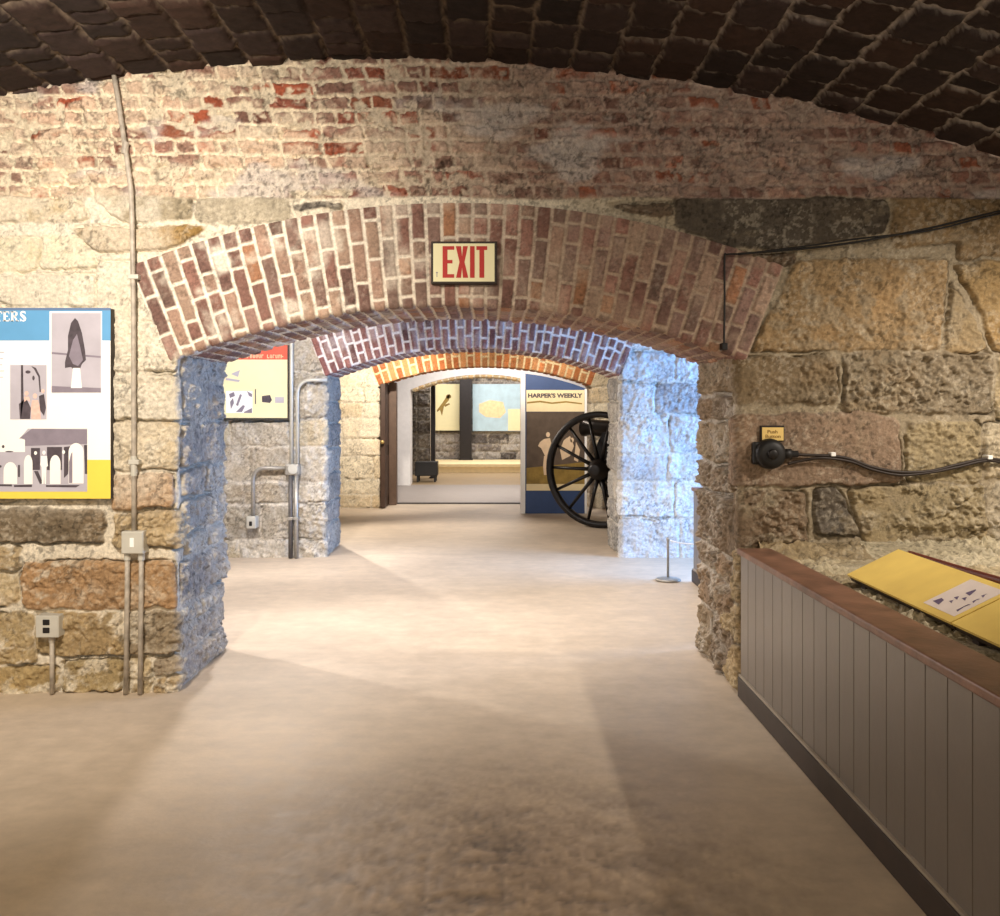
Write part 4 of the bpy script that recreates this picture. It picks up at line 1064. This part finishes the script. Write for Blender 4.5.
obj('front_board', box(-1.68, 1.58, 20.13, 21.8, .0, .12), pf, t)
t = thing('rubble_stub_wall', 'rough grey rubble stub wall at the left of the last room', 'stub wall', P(418, 470, 19.6))  # a stub wall of rough stone, not a pillar
u = np.arange(-2.3, -1.28, .02); zz2 = np.arange(0, 2.6, .02)
stx = [([(-2.3 + (k % 3) * .36, (k // 3) * .3), (-1.97 + (k % 3) * .36, (k // 3) * .3), (-1.97 + (k % 3) * .36, (k // 3) * .3 + .27), (-2.3 + (k % 3) * .36, (k // 3) * .3 + .27)], [C(96, 90, 84), C(120, 114, 108), C(150, 144, 136)][k % 3 - (k // 3) % 2], 1.2, .02) for k in range(27)]
U, Z, h, col = stonework(u, zz2, stx, C(170, 164, 152), 37)
sheet('rubble_face', np.stack([U, 19.6 - h, Z], -1), col, M_STONE, t)
obj('rubble_side', box(-2.3, -1.3, 19.61, 20.0, 0, 2.58), M_CORE, t)

# ------------------------------------------------------------------ camera
cam = bpy.data.cameras.new('Camera'); co = bpy.data.objects.new('Camera', cam); COL.objects.link(co)
co.location = (0, 0, H); co.rotation_euler = (math.pi / 2, 0, 0)
cam.sensor_fit = 'HORIZONTAL'; cam.sensor_width = 36; cam.lens = 36 * F / 1000
cam.shift_x = (500 - VX) / 1000; cam.shift_y = -(458 - HY) / 1000
cam.clip_start = .05; cam.clip_end = 100
SC.camera = co

# ------------------------------------------------------------------ light
def spot(name, loc, to, w, rgb, ang=80, blend=.6, r=.05):
    l = bpy.data.lights.new(name, 'SPOT'); l.energy = w; l.color = lin(rgb); l.spot_size = math.radians(ang); l.spot_blend = blend; l.shadow_soft_size = r
    o = bpy.data.objects.new(name, l); COL.objects.link(o); o.location = loc
    o.rotation_euler = (Vector(to) - Vector(loc)).to_track_quat('-Z', 'Y').to_euler(); return o
def area(name, loc, to, w, rgb, sx, sy, spread=180):
    l = bpy.data.lights.new(name, 'AREA'); l.energy = w; l.color = lin(rgb); l.shape = 'RECTANGLE'; l.size = sx; l.size_y = sy; l.spread = math.radians(spread)
    o = bpy.data.objects.new(name, l); COL.objects.link(o); o.location = loc
    o.rotation_euler = (Vector(to) - Vector(loc)).to_track_quat('-Z', 'Y').to_euler(); return o
WARM = (255, 242, 226); NEUT = (255, 246, 240); DAY = (124, 182, 255)
spot('track_lamp', (-1.5, 2.2, 2.7), (-2.1, 4.6, 1.65), 390, WARM, 115, .9)
spot('track_lamp', (3.0, 3.1, 2.5), (2.4, 4.1, .6), 230, WARM, 118, 1.0)
spot('track_lamp', (1.0, 1.6, 2.9), (.8, 4.4, 1.7), 58, WARM, 95, .9)
spot('track_lamp', (-.9, .3, 2.9), (-1.3, 3.0, 0), 150, (255, 222, 168), 110, .9, .2)
# daylight from the window of the middle bay
area('window_daylight', (4.3, 7.2, 1.6), (0, 6.7, 1.0), 420, DAY, 2.0, 1.5)
spot('track_lamp', (-3.2, 6.5, 2.4), (-.2, 6.9, .2), 280, NEUT, 110, .7, .06)
spot('track_lamp', (-1.85, 7.8, 2.6), (-.3, 4.0, .0), 260, NEUT, 80, .7, .08)
spot('track_lamp', (-1.6, 6.0, 2.8), (-2.2, 8.76, 1.1), 430, NEUT, 70, .7)
spot('track_lamp', (.4, 6.4, 2.9), (.3, 7.0, 0), 290, NEUT, 120, .9, .1)
# far bays
spot('track_lamp', (-2.5, 11.6, 2.4), (0, 9.2, .2), 460, WARM, 90, .7, .04)
spot('track_lamp', (-1.2, 11.0, 2.6), (-1.7, 13.05, 1.4), 480, WARM, 80, .8)
spot('track_lamp', (.9, 10.9, 2.7), (1.5, 13.05, 1.3), 200, WARM, 80, .8)
spot('track_lamp', (.1, 10.6, 2.3), (-.1, 13.05, 2.1), 130, WARM, 60, .8)
area('far_room_lamp', (0, 15.3, 2.6), (0, 15.6, 0), 110, NEUT, 2, 1.5)
area('last_room_lamp', (0, 20.0, 2.7), (0, 20.6, 0), 140, NEUT, 3, 2)
w = bpy.data.worlds.new('World'); SC.world = w; w.use_nodes = True
w.node_tree.nodes['Background'].inputs[0].default_value = lin((255, 240, 220)) + (1,)
w.node_tree.nodes['Background'].inputs[1].default_value = .8

SC.view_settings.view_transform = 'Standard'; SC.view_settings.look = 'None'
SC.view_settings.exposure = 0.0; SC.view_settings.gamma = 1.0; SC.view_settings.use_curve_mapping = False
